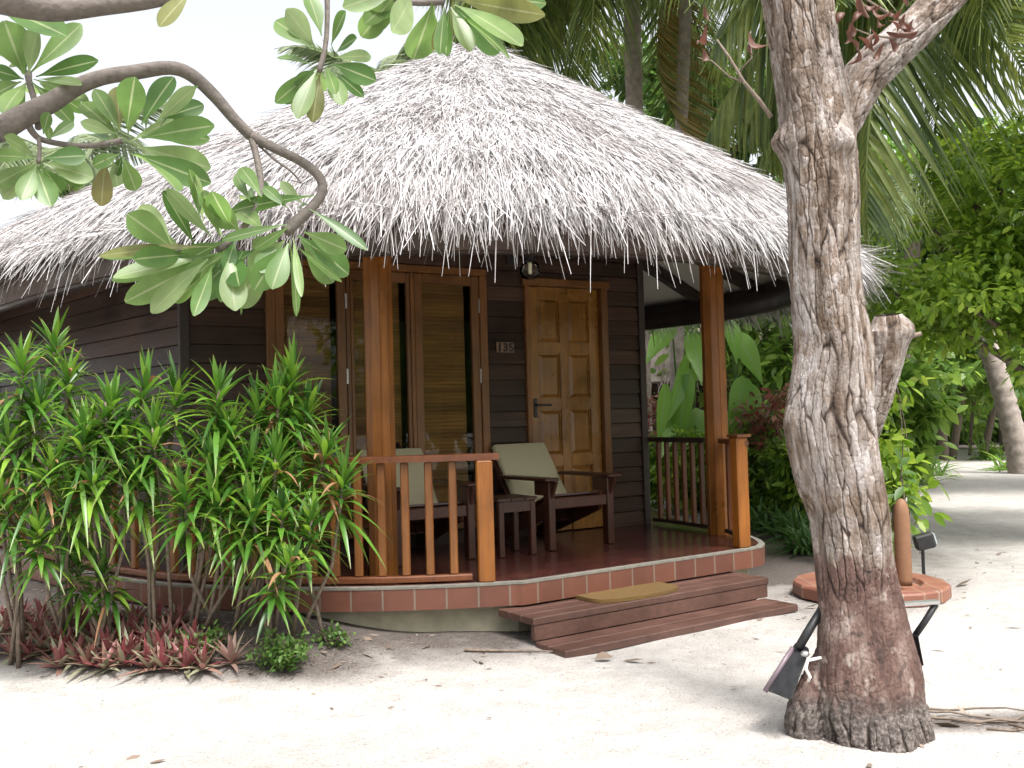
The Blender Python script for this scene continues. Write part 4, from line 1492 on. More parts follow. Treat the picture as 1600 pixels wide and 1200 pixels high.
def herb(p, rx, h, n, label, mat='herb', size=.035):
    o = thing('green_herb', label, 'herb', p, group='small green herbs at the bed edge')
    g = np.random.default_rng(int(abs(p[0]) * 1000))
    mb = MB()
    P, D = [], []
    for s in range(14):
        a = g.uniform(0, 6.28); r = rx * np.sqrt(g.uniform())
        tip = A3(p[0] + r * cos(a), p[1] + r * sin(a) * .7, p[2] + h * g.uniform(.5, 1) * (1 - .4 * r / rx))
        mb.tube([p + A3(0, 0, -.01), (p + tip) / 2 + A3(0, 0, .02), tip], [.005, .004, .002], 5)
        for k in range(n // 14):
            f = g.uniform(.35, 1)
            P.append(p * (1 - f) + tip * f + g.normal(0, .025, 3)); D.append(g.normal(0, 1, 3) + A3(0, 0, .3))
    mb.build('stem', M['stem'], o, True)
    P = np.array(P); P[:, 2] = np.maximum(P[:, 2], p[2] + .01)
    V = strips(P, np.array(D), np.tile(Z3, (len(P), 1)) + g.normal(0, .3, (len(P), 3)), size * g.uniform(.7, 1.3, len(P)), size * .55, [.2, 1, .9, .15], .1, fold=.2)
    mk('leaf', *V[:2], M[mat], o, V[2])


for (x, y, Yd, rx, h, n, lab) in ((312, 1010, 5.5, .19, .17, 420, 'small pale green herb between the red rosettes and the faded one'),
                                  (440, 1040, 5.3, .20, .24, 620, 'larger bushy green herb at the right end of the bed'),
                                  (515, 1010, 5.6, .12, .14, 160, 'sparse little green herb nearest to the steps')):
    p = at(x, y, Yd); p[2] = ground_z(p[0], p[1])
    herb(p, rx, h, n, lab)

# ------------------------------------------------------------------ plumeria reaching in from the left
plum = thing('plumeria_tree', 'plumeria with grey bent branches and big paddle leaves hanging in from the left', 'tree', (-2.5, 2.3, 0))
S = 8 / 3


def c1(x, y): return (x / S, y / S)


def path(pts, Y0, Y1):
    return [at(x, y, Y0 + (Y1 - Y0) * i / (len(pts) - 1)) for i, (x, y) in enumerate(pts)]


def smooth_path(P, r, k=4):
    P = np.array(P); n = len(P)
    out, ro = [], []
    for i in range(n - 1):
        p0, p1, p2, p3 = P[max(i - 1, 0)], P[i], P[i + 1], P[min(i + 2, n - 1)]
        for j in range(k):
            t = j / k
            out.append(.5 * ((2 * p1) + (-p0 + p2) * t + (2 * p0 - 5 * p1 + 4 * p2 - p3) * t * t + (-p0 + 3 * p1 - 3 * p2 + p3) * t ** 3))
            ro.append(r[i] * (1 - t) + r[i + 1] * t)
    out.append(P[-1]); ro.append(r[-1])
    return out, ro


def branch(pts, rpx, Y0, Y1, pre=None, name='branch'):
    P = path(pts, Y0, Y1)
    r = [q / FPX * (Y0 + Y1) / 2 for q in rpx]
    if pre is not None:
        P = [A3(*p) for p, _ in pre] + P; r = [q for _, q in pre] + r
    P, r = smooth_path(P, r)
    mb = MB().tube(P, r, 12)
    return mb


mb = MB().tube(*smooth_path([A3(-2.5, 2.3, -.05), A3(-2.48, 2.3, .5), A3(-2.35, 2.35, 1.1), A3(-2.2, 2.4, 1.5)], [.13, .11, .10, .085]), 14)
mb.build('trunk', M['plumbark'], plum, True)
b1 = branch([(-40, 228), (0, 203), (40, 180), (80, 160), (120, 136), (160, 121), (210, 113), (265, 106), (300, 118), (335, 150), (365, 185), (392, 213)], [21, 19, 17, 15.5, 13, 12, 12, 11, 11, 10.5, 9.5, 9], 2.5, 2.75,
            [((-2.2, 2.4, 1.48), .06), ((-1.75, 2.45, 1.75), .05)])
b1.build('branch', M['plumbark'], plum, True)
branch([(390, 211), (430, 232), (470, 252), (497, 274), (504, 297), (491, 320), (466, 344), (446, 362)], [8, 7.5, 7.5, 7.5, 7.5, 8, 9, 10], 2.75, 2.65).build('branch', M['plumbark'], plum, True)
branch([(392, 212), (402, 250), (408, 290), (403, 320), (385, 350), (358, 378), (340, 390)], [6, 5.5, 5.5, 5.5, 5.5, 6, 6], 2.75, 2.6).build('branch', M['plumbark'], plum, True)
branch([(42, 190), (52, 208), (68, 219), (110, 227), (150, 227), (190, 220)], [6, 5, 4.5, 4.5, 4.5, 5], 2.55, 2.62).build('branch', M['plumbark'], plum, True)
branch([(60, 215), (62, 232), (60, 255)], [3.5, 3, 3.5], 2.56, 2.55).build('branch', M['plumbark'], plum, True)
branch([(60, 200), (56, 165), (46, 130), (44, 115)], [5, 5, 5, 6], 2.58, 2.7).build('branch', M['plumbark'], plum, True)
branch([(405, 228), (430, 250), (455, 268), (470, 285)], [2, 2, 1.6, 1.2], 2.75, 2.7).build('branch', M['plumbark'], plum, True)
b2 = branch([(-60, -20), (-10, -5), (40, 6), (85, 13), (150, 8), (250, -4), (330, -30), (430, -60), (560, -60), (700, -40)], [24, 23, 22, 20, 17, 14, 12, 9, 7, 5], 2.3, 2.7, [((-2.2, 2.4, 1.5), .075), ((-1.7, 2.35, 2.1), .06)])
b2.build('branch', M['plumbark'], plum, True)
branch([(500, -62), (510, -20), (511, 40), (507, 80), (498, 112)], [5, 4.5, 4, 4, 5], 2.62, 2.6).build('branch', M['plumbark'], plum, True)
branch([(560, -60), (590, -12), (640, 4), (692, 2)], [5, 4.5, 4.5, 6], 2.65, 2.6).build('branch', M['plumbark'], plum, True)

CL = [  # (distance, crop origin, leaves given as base -> tip, width)
    (2.6, (0, 0), [(1310, 205, 1150, 90, 90), (1310, 190, 1195, 40, 85), (1340, 150, 1285, -20, 80), (1380, 190, 1440, 50, 70), (1400, 220, 1485, 160, 60), (1390, 240, 1542, 235, 55), (1385, 265, 1563, 335, 85),
                    (1370, 290, 1425, 435, 75), (1300, 270, 1158, 240, 45), (1320, 280, 1150, 425, 70), (1320, 290, 1240, 490, 75), (1310, 285, 1190, 430, 55), (1360, 280, 1400, 390, 50)]),
    (2.6, (500, 0), [(320, -30, 175, 150, 100), (380, -20, 300, 130, 110), (470, 10, 390, 242, 130), (520, 30, 500, 225, 60), (540, 40, 525, 228, 70), (545, 30, 625, 212, 80), (560, 30, 745, 215, 130), (560, 20, 835, 190, 110),
                      (580, 0, 930, 62, 90), (600, -20, 935, 15, 100), (420, -40, 210, 60, 110), (330, -40, 100, 30, 90)]),
    (2.4, (0, 0), [(800, -40, 665, 108, 75)]),
    (2.65, (0, 0), [(100, 310, 20, 90, 140), (120, 310, 160, 130, 120), (130, 300, 335, 105, 85), (-20, 30, 272, 150, 120), (150, 320, 405, 255, 75), (160, 330, 335, 355, 60), (100, 330, -30, 290, 60), (110, 345, 15, 470, 90),
                     (110, 345, 65, 480, 80), (130, 340, 300, 512, 80), (140, 330, 365, 420, 60), (60, 250, -40, 150, 110), (90, 340, -30, 400, 80)]),
    (2.62, (0, 0), [(490, 560, 340, 430, 80), (480, 555, 338, 510, 50), (500, 545, 395, 375, 70), (500, 540, 488, 365, 75), (530, 530, 562, 325, 110), (590, 520, 722, 325, 110), (650, 510, 812, 368, 70), (660, 498, 845, 438, 75),
                     (540, 592, 722, 500, 40), (590, 575, 888, 525, 100), (640, 570, 870, 580, 70), (570, 610, 872, 700, 110), (560, 640, 872, 762, 100), (540, 640, 732, 792, 110), (510, 650, 565, 790, 75), (500, 640, 390, 690, 60),
                     (440, 660, 422, 855, 80), (470, 600, 380, 560, 60)]),
    (2.55, (0, 0), [(150, 660, -30, 650, 70), (150, 690, 15, 825, 90), (150, 690, 90, 832, 75), (150, 690, 212, 858, 90), (170, 690, 252, 802, 80), (180, 680, 385, 740, 105), (180, 660, 355, 650, 80), (150, 680, -30, 775, 70),
                     (200, 580, 305, 510, 45), (180, 560, 205, 470, 50), (140, 650, 20, 570, 60)]),
    (2.6, (0, 0), [(730, 1040, 535, 895, 115), (725, 1030, 590, 858, 80), (780, 1052, 425, 1066, 50), (790, 1060, 560, 1080, 85), (810, 1020, 680, 800, 75), (880, 985, 698, 790, 60), (830, 900, 805, 755, 50), (915, 985, 848, 795, 60),
                    (965, 945, 885, 800, 90), (935, 1005, 735, 1115, 105), (860, 1075, 480, 1155, 75), (1310, 815, 965, 880, 75), (1090, 820, 1005, 700, 65), (1045, 840, 985, 725, 50), (1195, 935, 930, 1000, 45),
                    (1200, 870, 1100, 780, 50), (1260, 850, 1170, 760, 45), (1290, 870, 1525, 1038, 52), (1000, 960, 900, 880, 90), (1100, 960, 1000, 880, 80), (980, 1000, 940, 1120, 60)]),
    (2.58, (-1, -1), [(335, 400, 198, 470, 38), (325, 405, 238, 487, 34), (335, 415, 275, 472, 30), (332, 415, 303, 492, 24), (348, 400, 320, 468, 34), (357, 398, 367, 484, 40), (380, 392, 345, 470, 34), (430, 385, 372, 478, 46),
                      (440, 385, 398, 452, 40), (452, 375, 463, 492, 15), (458, 370, 471, 462, 13), (465, 368, 543, 428, 44), (470, 375, 520, 440, 38), (475, 362, 540, 390, 32), (345, 395, 178, 437, 28), (330, 385, 158, 400, 22),
                      (450, 380, 425, 450, 34), (445, 375, 390, 420, 34), (400, 390, 350, 430, 40), (360, 390, 290, 440, 36)]),
]
for Yd, (ox, oy), lv in CL:
    P, D, L, W, U = [], [], [], [], []
    for (x0, y0, x1, y1, w) in lv:
        if ox < 0: a_, b_, wpx = (x0, y0), (x1, y1), w
        else: a_, b_, wpx = (ox + x0 / S, oy + y0 / S), (ox + x1 / S, oy + y1 / S), w / S
        p0 = at(*a_, Yd + rng.normal(0, .015))
        p1 = at(*b_, Yd + rng.normal(-.02, .09))
        P.append(p0); D.append(p1 - p0); L.append(np.linalg.norm(p1 - p0) * 1.02); W.append(wpx / FPX * Yd * 1.06)
        v = nrm(A3(0, 0, EYE) - p0)
        U.append(v + A3(rng.normal(0, .28), 0, .35 + rng.normal(0, .2)))
    P, D, L, W, U = map(np.array, (P, D, L, W, U))
    g = np.random.default_rng(len(P))
    ex = g.integers(0, len(P), int(len(P) * .55))
    P = np.concatenate([P, P[ex] + g.normal(0, .008, (len(ex), 3)) + A3(0, .03, 0)])
    D = np.concatenate([D, D[ex] + g.normal(0, .055, (len(ex), 3)) + A3(0, .06, 0)])
    L = np.concatenate([L, L[ex] * g.uniform(.65, .95, len(ex))]); W = np.concatenate([W, W[ex] * g.uniform(.75, 1, len(ex))])
    U = np.concatenate([U, U[ex] + g.normal(0, .45, (len(ex), 3))])
    old = rng.uniform(size=len(P)) < (.12 if ox == 500 or (ox == 0 and lv[0][0] == 1310) or len(lv) == 1 else .015)
    if len(lv) == 1: old[:] = True
    pr = [.08, .10, .17, .30, .44, .58, .71, .82, .91, .97, 1.0, .99, .93, .80, .56, .12]
    for msk, mm, nm in ((~old, 'plumeria', 'leaf_cluster'), (old, 'plumeria_old', 'old_leaf')):
        if msk.any():
            V = strips(P[msk], D[msk], U[msk], L[msk], W[msk], pr, 0.0, fold=.22, cup=.10)
            mk(nm, *V[:2], M[mm], plum, V[2])


# ------------------------------------------------------------------ palms
def frond_mesh(name, L, mat, seed, nleaf=68, ll=.75, sag=.45, hang=.9, width=.035):
    """coconut frond along +x from the origin, curving down"""
    g = np.random.default_rng(seed)
    t = np.linspace(0, 1, 16)
    rx = np.stack([L * t * (1 - .18 * t), 0 * t, L * (.30 * t - sag * t ** 2.0 - .12 * t ** 3)], -1)
    mb = MB().tube(rx, np.linspace(.03, .006, 16), 6)
    s = np.linspace(.14, .995, nleaf)
    P, D, LL, U = [], [], [], []
    for sd in (-1, 1):
        p = np.stack([np.interp(s, t, rx[:, i]) for i in range(3)], -1)
        tan = nrm(np.stack([np.interp(s, t, np.gradient(rx[:, i])) for i in range(3)], -1))
        side = np.cross(tan, Z3); side = nrm(side) * sd
        d = side * .75 + tan * (.45 + .4 * s[:, None]) + Z3 * (-.15) + g.normal(0, .08, (nleaf, 3))
        P.append(p); D.append(d); LL.append(ll * np.sin(np.clip(.12 + s * .93, 0, 1) * pi) ** .6 * g.uniform(.85, 1.1, nleaf)); U.append(np.tile(Z3, (nleaf, 1)) + side * .4)
    P, D, LL, U = map(np.concatenate, (P, D, LL, U))
    V, F, uv = strips(P, D, U, LL, width, [.5, 1, .95, .75, .45, .05], droop=hang * g.uniform(.6, 1.2, len(P)), fold=.5)
    Vr = np.array(mb.V); Fr = np.array([f for f in mb.F if len(f) == 4])
    V, F, uv = merge((Vr, Fr, np.full((len(Vr), 2), .3)), (V, F, uv))
    me_o = mk(name, V, F, M[mat], None, uv)
    COL.objects.unlink(me_o)
    return me_o


FR_G = [frond_mesh('frond', 3.6, 'palm', s, hang=h, sag=sg) for s, h, sg in ((1, .9, .42), (2, 1.2, .55), (3, .7, .3))]
FR_Y = frond_mesh('old_frond', 3.4, 'palm_old', 9, hang=1.3, sag=.75)
FR_S = [frond_mesh('frond', 2.6, 'palm_grey', s, nleaf=54, ll=.6, hang=h, sag=sg) for s, h, sg in ((4, .5, .35), (5, .8, .5))]


def palm(base, top, r0, r1, label, fronds, nf, old=1, seed=0, elev=(-.55, .9), sc=1., az=None):
    g = np.random.default_rng(seed)
    base, top = A3(*base), A3(*top)
    o = thing('coconut_palm', label, 'palm', base, group='coconut palms around the cottage')
    n = 24
    t = np.linspace(0, 1, n * 4)
    bend = (top - base) * A3(1, 1, 0)
    C_ = base + (top - base) * t[:, None] + bend * (np.sin(t * pi) * -.12)[:, None]
    r = r0 + (r1 - r0) * t + (r0 * .45) * np.exp(-t * 14) + .012 * (np.arange(n * 4) % 4 == 0) * r0 / .15
    mb = MB().tube(C_, r, 14)
    mb.build('trunk', M['palmbark'], o, True)
    for k in range(nf):
        a = (k * 2.39996 + g.uniform(-.2, .2)) if az is None else az[k % len(az)] + g.normal(0, .12)
        e = elev[0] + (elev[1] - elev[0]) * ((k * .618 + g.uniform(0, .15)) % 1)
        src = fronds[k % len(fronds)]
        link_copy(src, o, tuple(top - base + A3(cos(a), sin(a), 0) * r1 * .6), (g.normal(0, .25), -e, a), sc * g.uniform(.85, 1.1))
    for k in range(old):
        a = g.uniform(0, 6.28)
        link_copy(FR_Y, o, tuple(top - base), (g.normal(0, .2), 1.1, a), sc * .9)
    # nuts
    mb = MB()
    for k in range(6):
        a = k * 1.05 + g.uniform(0, .4)
        mb.lathe(top + A3(cos(a) * (r1 + .1), sin(a) * (r1 + .1), -.3 - .1 * (k % 2)), [(.01, -.12), (.07, -.09), (.10, 0), (.07, .09), (.02, .12)], 10)
    mb.build('coconut', M['crown_mid'], o, True)
    return o


def gp(x, Yd):
    p = at(x, 640, Yd)
    return (p[0], p[1], float(ground_z(p[0], p[1])) - .05)


palm(gp(1052, 14.5), at(1075, -75, 14.2), .10, .09, 'tall palm behind the roof, its trunk showing just right of the ridge slope', FR_G, 22, 1, 1, (-.75, .8), 1.15)
palm(gp(1760, 9.6), at(1610, -110, 9.2), .17, .12, 'near palm hanging long fronds across the top right corner', FR_G, 34, 0, 2, (-.75, .5), 1.15, az=[pi, 2.7, -2.7, 2.3, -2.3, 0, pi, .6, -.6, 1.5, -1.6])
palm(gp(1003, 15.5), at(985, -95, 15), .15, .13, 'palm standing behind the ridge with fronds over the right roof slope', FR_G, 30, 0, 3, (-.75, .7), 1.2, az=[pi, 2.5, -2.5, 2.0, -2.0, pi, 0, 1, -1])
palm(gp(1400, 16), at(1430, 340, 15), .16, .12, 'short grey green palm seen between the big trunk and the leafy tree', FR_S, 20, 0, 4, (-.5, 1.0), 1.0)
palm(gp(1290, 14), at(1235, 430, 13), .13, .10, 'young palm with feathery fronds behind the right end of the porch', FR_S, 16, 0, 5, (-.3, 1.1), .85)
palm(gp(60, 17), at(120, 265, 16.5), .17, .12, 'palm behind the left roof slope, seen below the plumeria leaves', FR_S, 22, 2, 6, (-.6, .9), 1.15)
palm(gp(480, 19), at(600, 150, 18.5), .12, .10, 'distant palm peeping over the left of the ridge', FR_S, 18, 0, 7, (-.4, 1.2), .9)
palm((9.95, 18.8, -.05), at(1440, 300, 19.5), .21, .16, 'leaning palm with a ringed bare trunk at the right edge', FR_S, 16, 0, 8, (-.3, .9), 1.1)


# ------------------------------------------------------------------ trees and shrubs behind
def crown(center, radii, n, clumps, leaf, aspect=.5, seed=0, cl_r=.35, hollow=.35, gaps=.0):
    g = np.random.default_rng(seed)
    d = rdir(clumps, g)
    r = (hollow + (1 - hollow) * g.uniform(size=clumps) ** .6)
    cc = A3(*center) + d * r[:, None] * A3(*radii)
    size = cl_r * g.uniform(.6, 1.4, clumps)
    i = g.integers(0, clumps, n)
    off = g.normal(0, .5, (n, 3)) * size[i][:, None]
    off[:, 2] *= .6
    P = cc[i] + off
    D = nrm(off) + g.normal(0, .6, (n, 3)) + A3(0, 0, -.25)
    U = nrm(g.normal(0, .55, (n, 3)) + Z3)
    L = leaf * g.uniform(.7, 1.3, n)
    return strips(P, D, U, L, L * aspect, [.12, .9, .9, .08], .15, fold=.2), cc


def leafy_tree(name, label, base, crowns, r0, mat, n, clumps, leaf, seed, group='trees and bushes behind the cottage', cat='tree', trunk_top=None, cl_r=.35, aspect=.5, limbs=10):
    b = A3(*base)
    o = thing(name, label, cat, b, group=group)
    parts, cc = [], []
    tot = sum(np.prod(r) ** .66 for _, r in crowns)
    for k, (c, r) in enumerate(crowns):
        q = np.prod(r) ** .66 / tot
        st, c_ = crown(c, r, int(n * q), max(4, int(clumps * q)), leaf, aspect, seed + k, cl_r)
        parts.append(st); cc.append(c_)
    cc = np.concatenate(cc)
    V = merge(*parts)
    V[0][:, 2] = np.maximum(V[0][:, 2], .02)
    mk('crown', *V[:2], M[mat], o, V[2])
    g = np.random.default_rng(seed)
    top = A3(*(trunk_top if trunk_top is not None else np.mean([c for c, _ in crowns], 0)))
    mb = MB()
    P, r = smooth_path([b - A3(0, 0, .1), b * .6 + top * .4 + g.normal(0, .06, 3) * r0 * 8, top], [r0, r0 * .8, r0 * .5])
    mb.tube(P, r, 10)
    for k in range(limbs):
        e = cc[g.integers(len(cc))]
        s = P[g.integers(len(P) // 2, len(P))]
        m_ = (s + e) / 2 + g.normal(0, .15, 3) + A3(0, 0, .1)
        mb.tube(*smooth_path([s, m_, e], [r0 * .38, r0 * .25, r0 * .08], 3), 7)
    mb.build('trunk', M['treebark'], o, True)
    return o


p = at(1600, 560, 8.5)
leafy_tree('leafy_tree', 'bright yellow green tree filling the right edge above the sand', (7.0, 9.6, -.05),
           [(at(1510, 440, 9.6), (1.15, 1.0, .62)), (at(1580, 330, 9.8), (.9, .9, .85)), (at(1440, 500, 10), (.55, .6, .35)), (at(1680, 420, 9.2), (1.0, .9, 1.2)), (at(1570, 260, 10.5), (.8, .8, .5))],   .15, 'crown_light', 17000, 150, .10, 40,
           trunk_top=at(1620, 480, 9.6), cl_r=.27, limbs=16)
bg = [  # px, dist, half width, z range, material, leaves, label
    (1378, 12.5, .42, .1, 2.1, 'crown_mid', 2600, 'dark bush right behind the big trunk'),
    (1470, 24, 2.6, .8, 4.6, 'crown_mid', 6500, 'mid green tree at the back of the clearing, left of its middle'),
    (1565, 27, 2.8, 1.2, 5.2, 'crown_light', 6500, 'pale green tree at the back of the clearing near the right edge'),
    (1660, 25, 2.8, .6, 5.0, 'crown_mid', 5000, 'tree cut by the right edge at the back of the clearing'),
    (1400, 30, 3.2, .2, 4.6, 'crown_mid', 5500, 'shadowy dark tree farthest back beside the big trunk'),
    (1520, 34, 4.2, .1, 3.4, 'crown_mid', 7000, 'low dark thicket closing the far end of the sand'),
    (1640, 35, 4.2, .1, 4.0, 'crown_dark', 5000, 'dark thicket at the far right corner'),
    (1225, 17, 1.6, .9, 4.6, 'crown_mid', 3500, 'mid green tree rising behind the porch end'),
    (1060, 24, 2.4, .3, 5.2, 'crown_mid', 3500, 'green tree far behind the porch opening'),
    (960, 22, 2.8, 4.0, 10.2, 'crown_dark', 6500, 'dark broad tree behind the right roof slope'),
    (1140, 20, 2.4, 3.4, 9.2, 'crown_dark', 5500, 'dark tree top among the palm fronds above the roof'),
    (1680, 15, 2.4, 2.6, 6.0, 'crown_dark', 4500, 'dark leafy tree behind the hanging fronds at upper right'),
    (1400, 19, 2.2, 3.4, 7.2, 'crown_mid', 4500, 'dark tall tree top behind the big trunk fork'),
    (20, 21, 2.4, 1.5, 4.8, 'crown_mid', 3500, 'green tree behind the left roof slope'),
]
for i, (x, Yd, w, z0, z1, mt, n, lab) in enumerate(bg):
    c = at(x, 600, Yd); c[2] = (z0 + z1) / 2
    hz = (z1 - z0) / 2
    leafy_tree('leafy_tree' if z1 > 2.5 else 'bush', lab, (c[0], c[1], 0), [(c, (w, w * .8, hz)), (c + A3(w * .5, -.2, hz * .3), (w * .6, w * .6, hz * .7)), (c + A3(-w * .5, .2, -hz * .2), (w * .6, w * .6, hz * .7))], .07 + .02 * w, mt, n, 70, .13 + .006 * Yd, 60 + i, cl_r=.3 + .1 * w, limbs=8)

# thin leaning trunks in the shade at the back
for i, (x0, x1, Yd, lab) in enumerate(((1484, 1500, 24.5, 'thin dark leaning trunk under the trees at the back, left one'), (1512, 1520, 26, 'thin straight sapling stem under the trees at the back'), (1532, 1552, 25.5, 'thin leaning trunk under the trees at the back, right one'))):
    b = gp(x0, Yd)
    o = thing('slim_tree', lab, 'tree', b, group='thin trunks at the back of the clearing')
    t = at(x1, 640, Yd); t2 = at(x1 + 12, 560, Yd)
    MB().tube(*smooth_path([A3(*b), t, t2], [.11 if i != 1 else .05, .09 if i != 1 else .045, .06]), 8).build('trunk', M['treebark'], o, True)
    st, _ = crown(t2 + A3(0, 0, .4), (.8, .8, .7), 900, 20, .25, seed=300 + i)
    mk('crown', *st[:2], M['crown_mid'], o, st[2])


def arching(name, label, cat, group, p, k, L, W, mat, el=(.2, 1.4), droop=.6, seed=0, base_r=.05):
    g = np.random.default_rng(seed)
    o = thing(name, label, cat, p, group=group)
    az = g.uniform(0, 6.28, k); e = g.uniform(el[0], el[1], k)
    d = np.stack([np.cos(az) * np.cos(e), np.sin(az) * np.cos(e), np.sin(e)], -1)
    P = A3(*p) + np.stack([g.normal(0, base_r, k), g.normal(0, base_r, k), np.zeros(k)], -1)
    V = strips(P, d, np.tile(Z3, (k, 1)) + g.normal(0, .15, (k, 3)), L * g.uniform(.6, 1.15, k), W, [.5, .9, 1, .9, .6, .1], droop * g.uniform(.5, 1.2, k), fold=.4)
    mk('leaf', *V[:2], M[mat], o, V[2])
    return o


for i, (x, Yd, L, lab) in enumerate(((1446, 19, 1.1, 'spiky green plant at the left end of the far sand'), (1415, 17, .9, 'spiky plant just right of the big trunk'), (1572, 20, .9, 'spiky green plant at the foot of the leaning palm'), (1545, 24, 1.0, 'small spiky plant in front of the far thicket'))):
    b = gp(x, Yd)
    arching('spiky_plant', lab, 'plant', 'spiky plants at the edge of the clearing', b, 90, L, .05, 'crown_mid', seed=400 + i, base_r=.15)

# taro-like plant with very large leaves behind the porch
for i, (bx, Yd, lvs, lab) in enumerate((
        (1075, 13.5, [(1075, 585, 1062, 690, 62), (1040, 600, 1028, 690, 30), (1092, 545, 1050, 640, 45), (1095, 640, 1070, 720, 60), (1050, 510, 1012, 560, 46), (1080, 520, 1095, 590, 40), (1060, 640, 1035, 705, 40)], 'big leaved taro left of the right porch column'),
        (1165, 13.0, [(1150, 520, 1188, 590, 46), (1165, 590, 1140, 670, 50), (1175, 640, 1200, 720, 50), (1160, 600, 1190, 640, 40), (1150, 640, 1135, 720, 46), (1185, 660, 1215, 730, 40), (1140, 500, 1150, 560, 36), (1170, 690, 1160, 750, 46)], 'big leaved taro right of the right porch column'))):
    b = gp(bx, Yd)
    o = thing('taro_plant', lab, 'plant', b, group='big leaved plants behind the porch')
    mb = MB()
    P, D, L, W, U = [], [], [], [], []
    for (x0, y0, x1, y1, w) in lvs:
        p0 = at(x0, y0, Yd + rng.normal(0, .15)); p1 = at(x1, y1, Yd - .25 + rng.normal(0, .15))
        MB().tube(*smooth_path([A3(*b) + rng.normal(0, .05, 3), A3(*b) * .4 + p0 * .6 + A3(0, .1, .1), p0], [.02, .016, .01], 4), 6).build('stalk', M['herb'], o, True)
        P.append(p0); D.append(p1 - p0); L.append(np.linalg.norm(p1 - p0) * 1.1); W.append(w / FPX * Yd * .78)
        U.append(A3(rng.normal(0, .5), -.7, 1.1))
    V = strips(np.array(P), np.array(D), np.array(U), np.array(L), np.array(W), [.35, .85, 1, .95, .78, .52, .25, .03], .05, fold=.2, cup=.12)
    each('leaf', V, len(P), M['taro'], o)

# red leaved shrubs, ferns, low greenery right of the porch
for i, (x, Yd, zc, rr, lab) in enumerate(((1212, 12.3, 1.3, .42, 'red leaved croton touching the big trunk left edge'), (1030, 14.3, 1.35, .45, 'reddish croton behind the side railing near the wall'), (1185, 13.2, 1.1, .4, 'reddish croton below the taro leaves'))):
    c = at(x, 640, Yd); c[2] = zc
    leafy_tree('croton_shrub', lab, gp(x, Yd), [(c, (rr, rr, .42)), (c - A3(0, 0, .35), (rr * 1.2, rr, .4))], .02, 'croton', 700, 24, .13, 500 + i, group='red leaved shrubs behind the porch', cat='shrub', cl_r=.2, aspect=.4, limbs=6)
gs = [(1025, 13.8, 'green shrub behind the side railing next to the wall'), (1065, 13.3, 'green shrub behind the middle of the side railing'), (1105, 13.1, 'green shrub behind the right porch column'), (1200, 11.8, 'leafy green shrub right of the orange end post'),
      (1250, 11.4, 'dark green shrub at the left side of the big trunk'), (1170, 12.4, 'green shrub under the big taro leaves')]
for i, (x, Yd, lab) in enumerate(gs):
    c = at(x, 640, Yd); c[2] = .55
    leafy_tree('garden_shrub', lab, gp(x, Yd), [(c, (.42, .4, .5)), (c + A3(.1, 0, .25), (.3, .3, .35))], .025, ['crown_mid', 'crown_light', 'crown_mid'][i % 3], 1800, 34, .12, 520 + i, group='green shrubs beside the porch', cat='shrub', cl_r=.22, aspect=.35, limbs=6)
k = 0
for (x, y, lab) in ((1205, 838, 'fern clump close to the right corner of the porch'), (1238, 850, 'fern clump halfway between the porch and the big trunk'), (1265, 868, 'fern clump by the left side of the big trunk'), (1220, 800, 'taller fern behind the porch corner'), (1255, 810, 'taller fern behind the big trunk left edge'), (1188, 815, 'fern pressed against the end of the porch'), (1285, 830, 'fern mostly hidden behind the big trunk')):
    Yd = EYE * FPX / (y - 637) * 1.03
    q = at(x, y, Yd); q[2] = ground_z(q[0], q[1])
    arching('fern_clump', lab, 'fern', 'fern clumps between the porch and the trunk', q, 110, .55, .028, 'fern', (.25, 1.45), .55, 600 + k, .10)
    k += 1
# sapling and vine beside the terracotta post
sp = thing('sapling', 'slender sapling with dark oval leaves beside the terracotta post', 'sapling', (2.75, 7.25, .0))
q0 = at(1412, 900, 7.3); q1 = at(1408, 740, 7.3)
MB().tube(*smooth_path([A3(q0[0], q0[1], .0), (q0 + q1) / 2 + A3(.03, 0, 0), q1], [.01, .008, .005]), 6).build('stem', M['stem'], sp, True)
P = np.array([at(x, y, 7.28) for x, y in ((1408, 740), (1410, 745), (1412, 760), (1415, 775), (1412, 790), (1410, 800), (1405, 775), (1404, 830), (1400, 850), (1408, 720), (1405, 730), (1415, 785))])
D = np.array([(.8, 0, .1), (.9, -.2, -.3), (-.5, -.3, -.4), (.9, 0, -.2), (.9, 0, -.6), (.3, -.3, -.9), (-.8, 0, 0), (-.7, -.3, -.5), (-.6, -.2, -.8), (-.3, 0, .8), (.5, 0, .6), (1, 0, -.4)], float)
V = strips(P, D, np.tile(A3(0, -.6, 1), (12, 1)), .13, .06, [.1, .7, 1, .8, .08], .2, fold=.25)
each('leaf', V, 12, M['crown_dark'], sp)
c = at(1395, 760, 8.3)
leafy_tree('vine_shrub', 'light green leafy climber along the right side of the big trunk', (c[0], c[1], 0), [(A3(c[0], c[1], 1.15), (.22, .3, .55)), (A3(c[0], c[1], .45), (.22, .25, .4))], .02, 'crown_light', 600, 26, .12, 710, cat='shrub', cl_r=.16, limbs=6)
# nearest leaves of the right tree, close to the frame edge
c = at(1592, 175, 5.0)

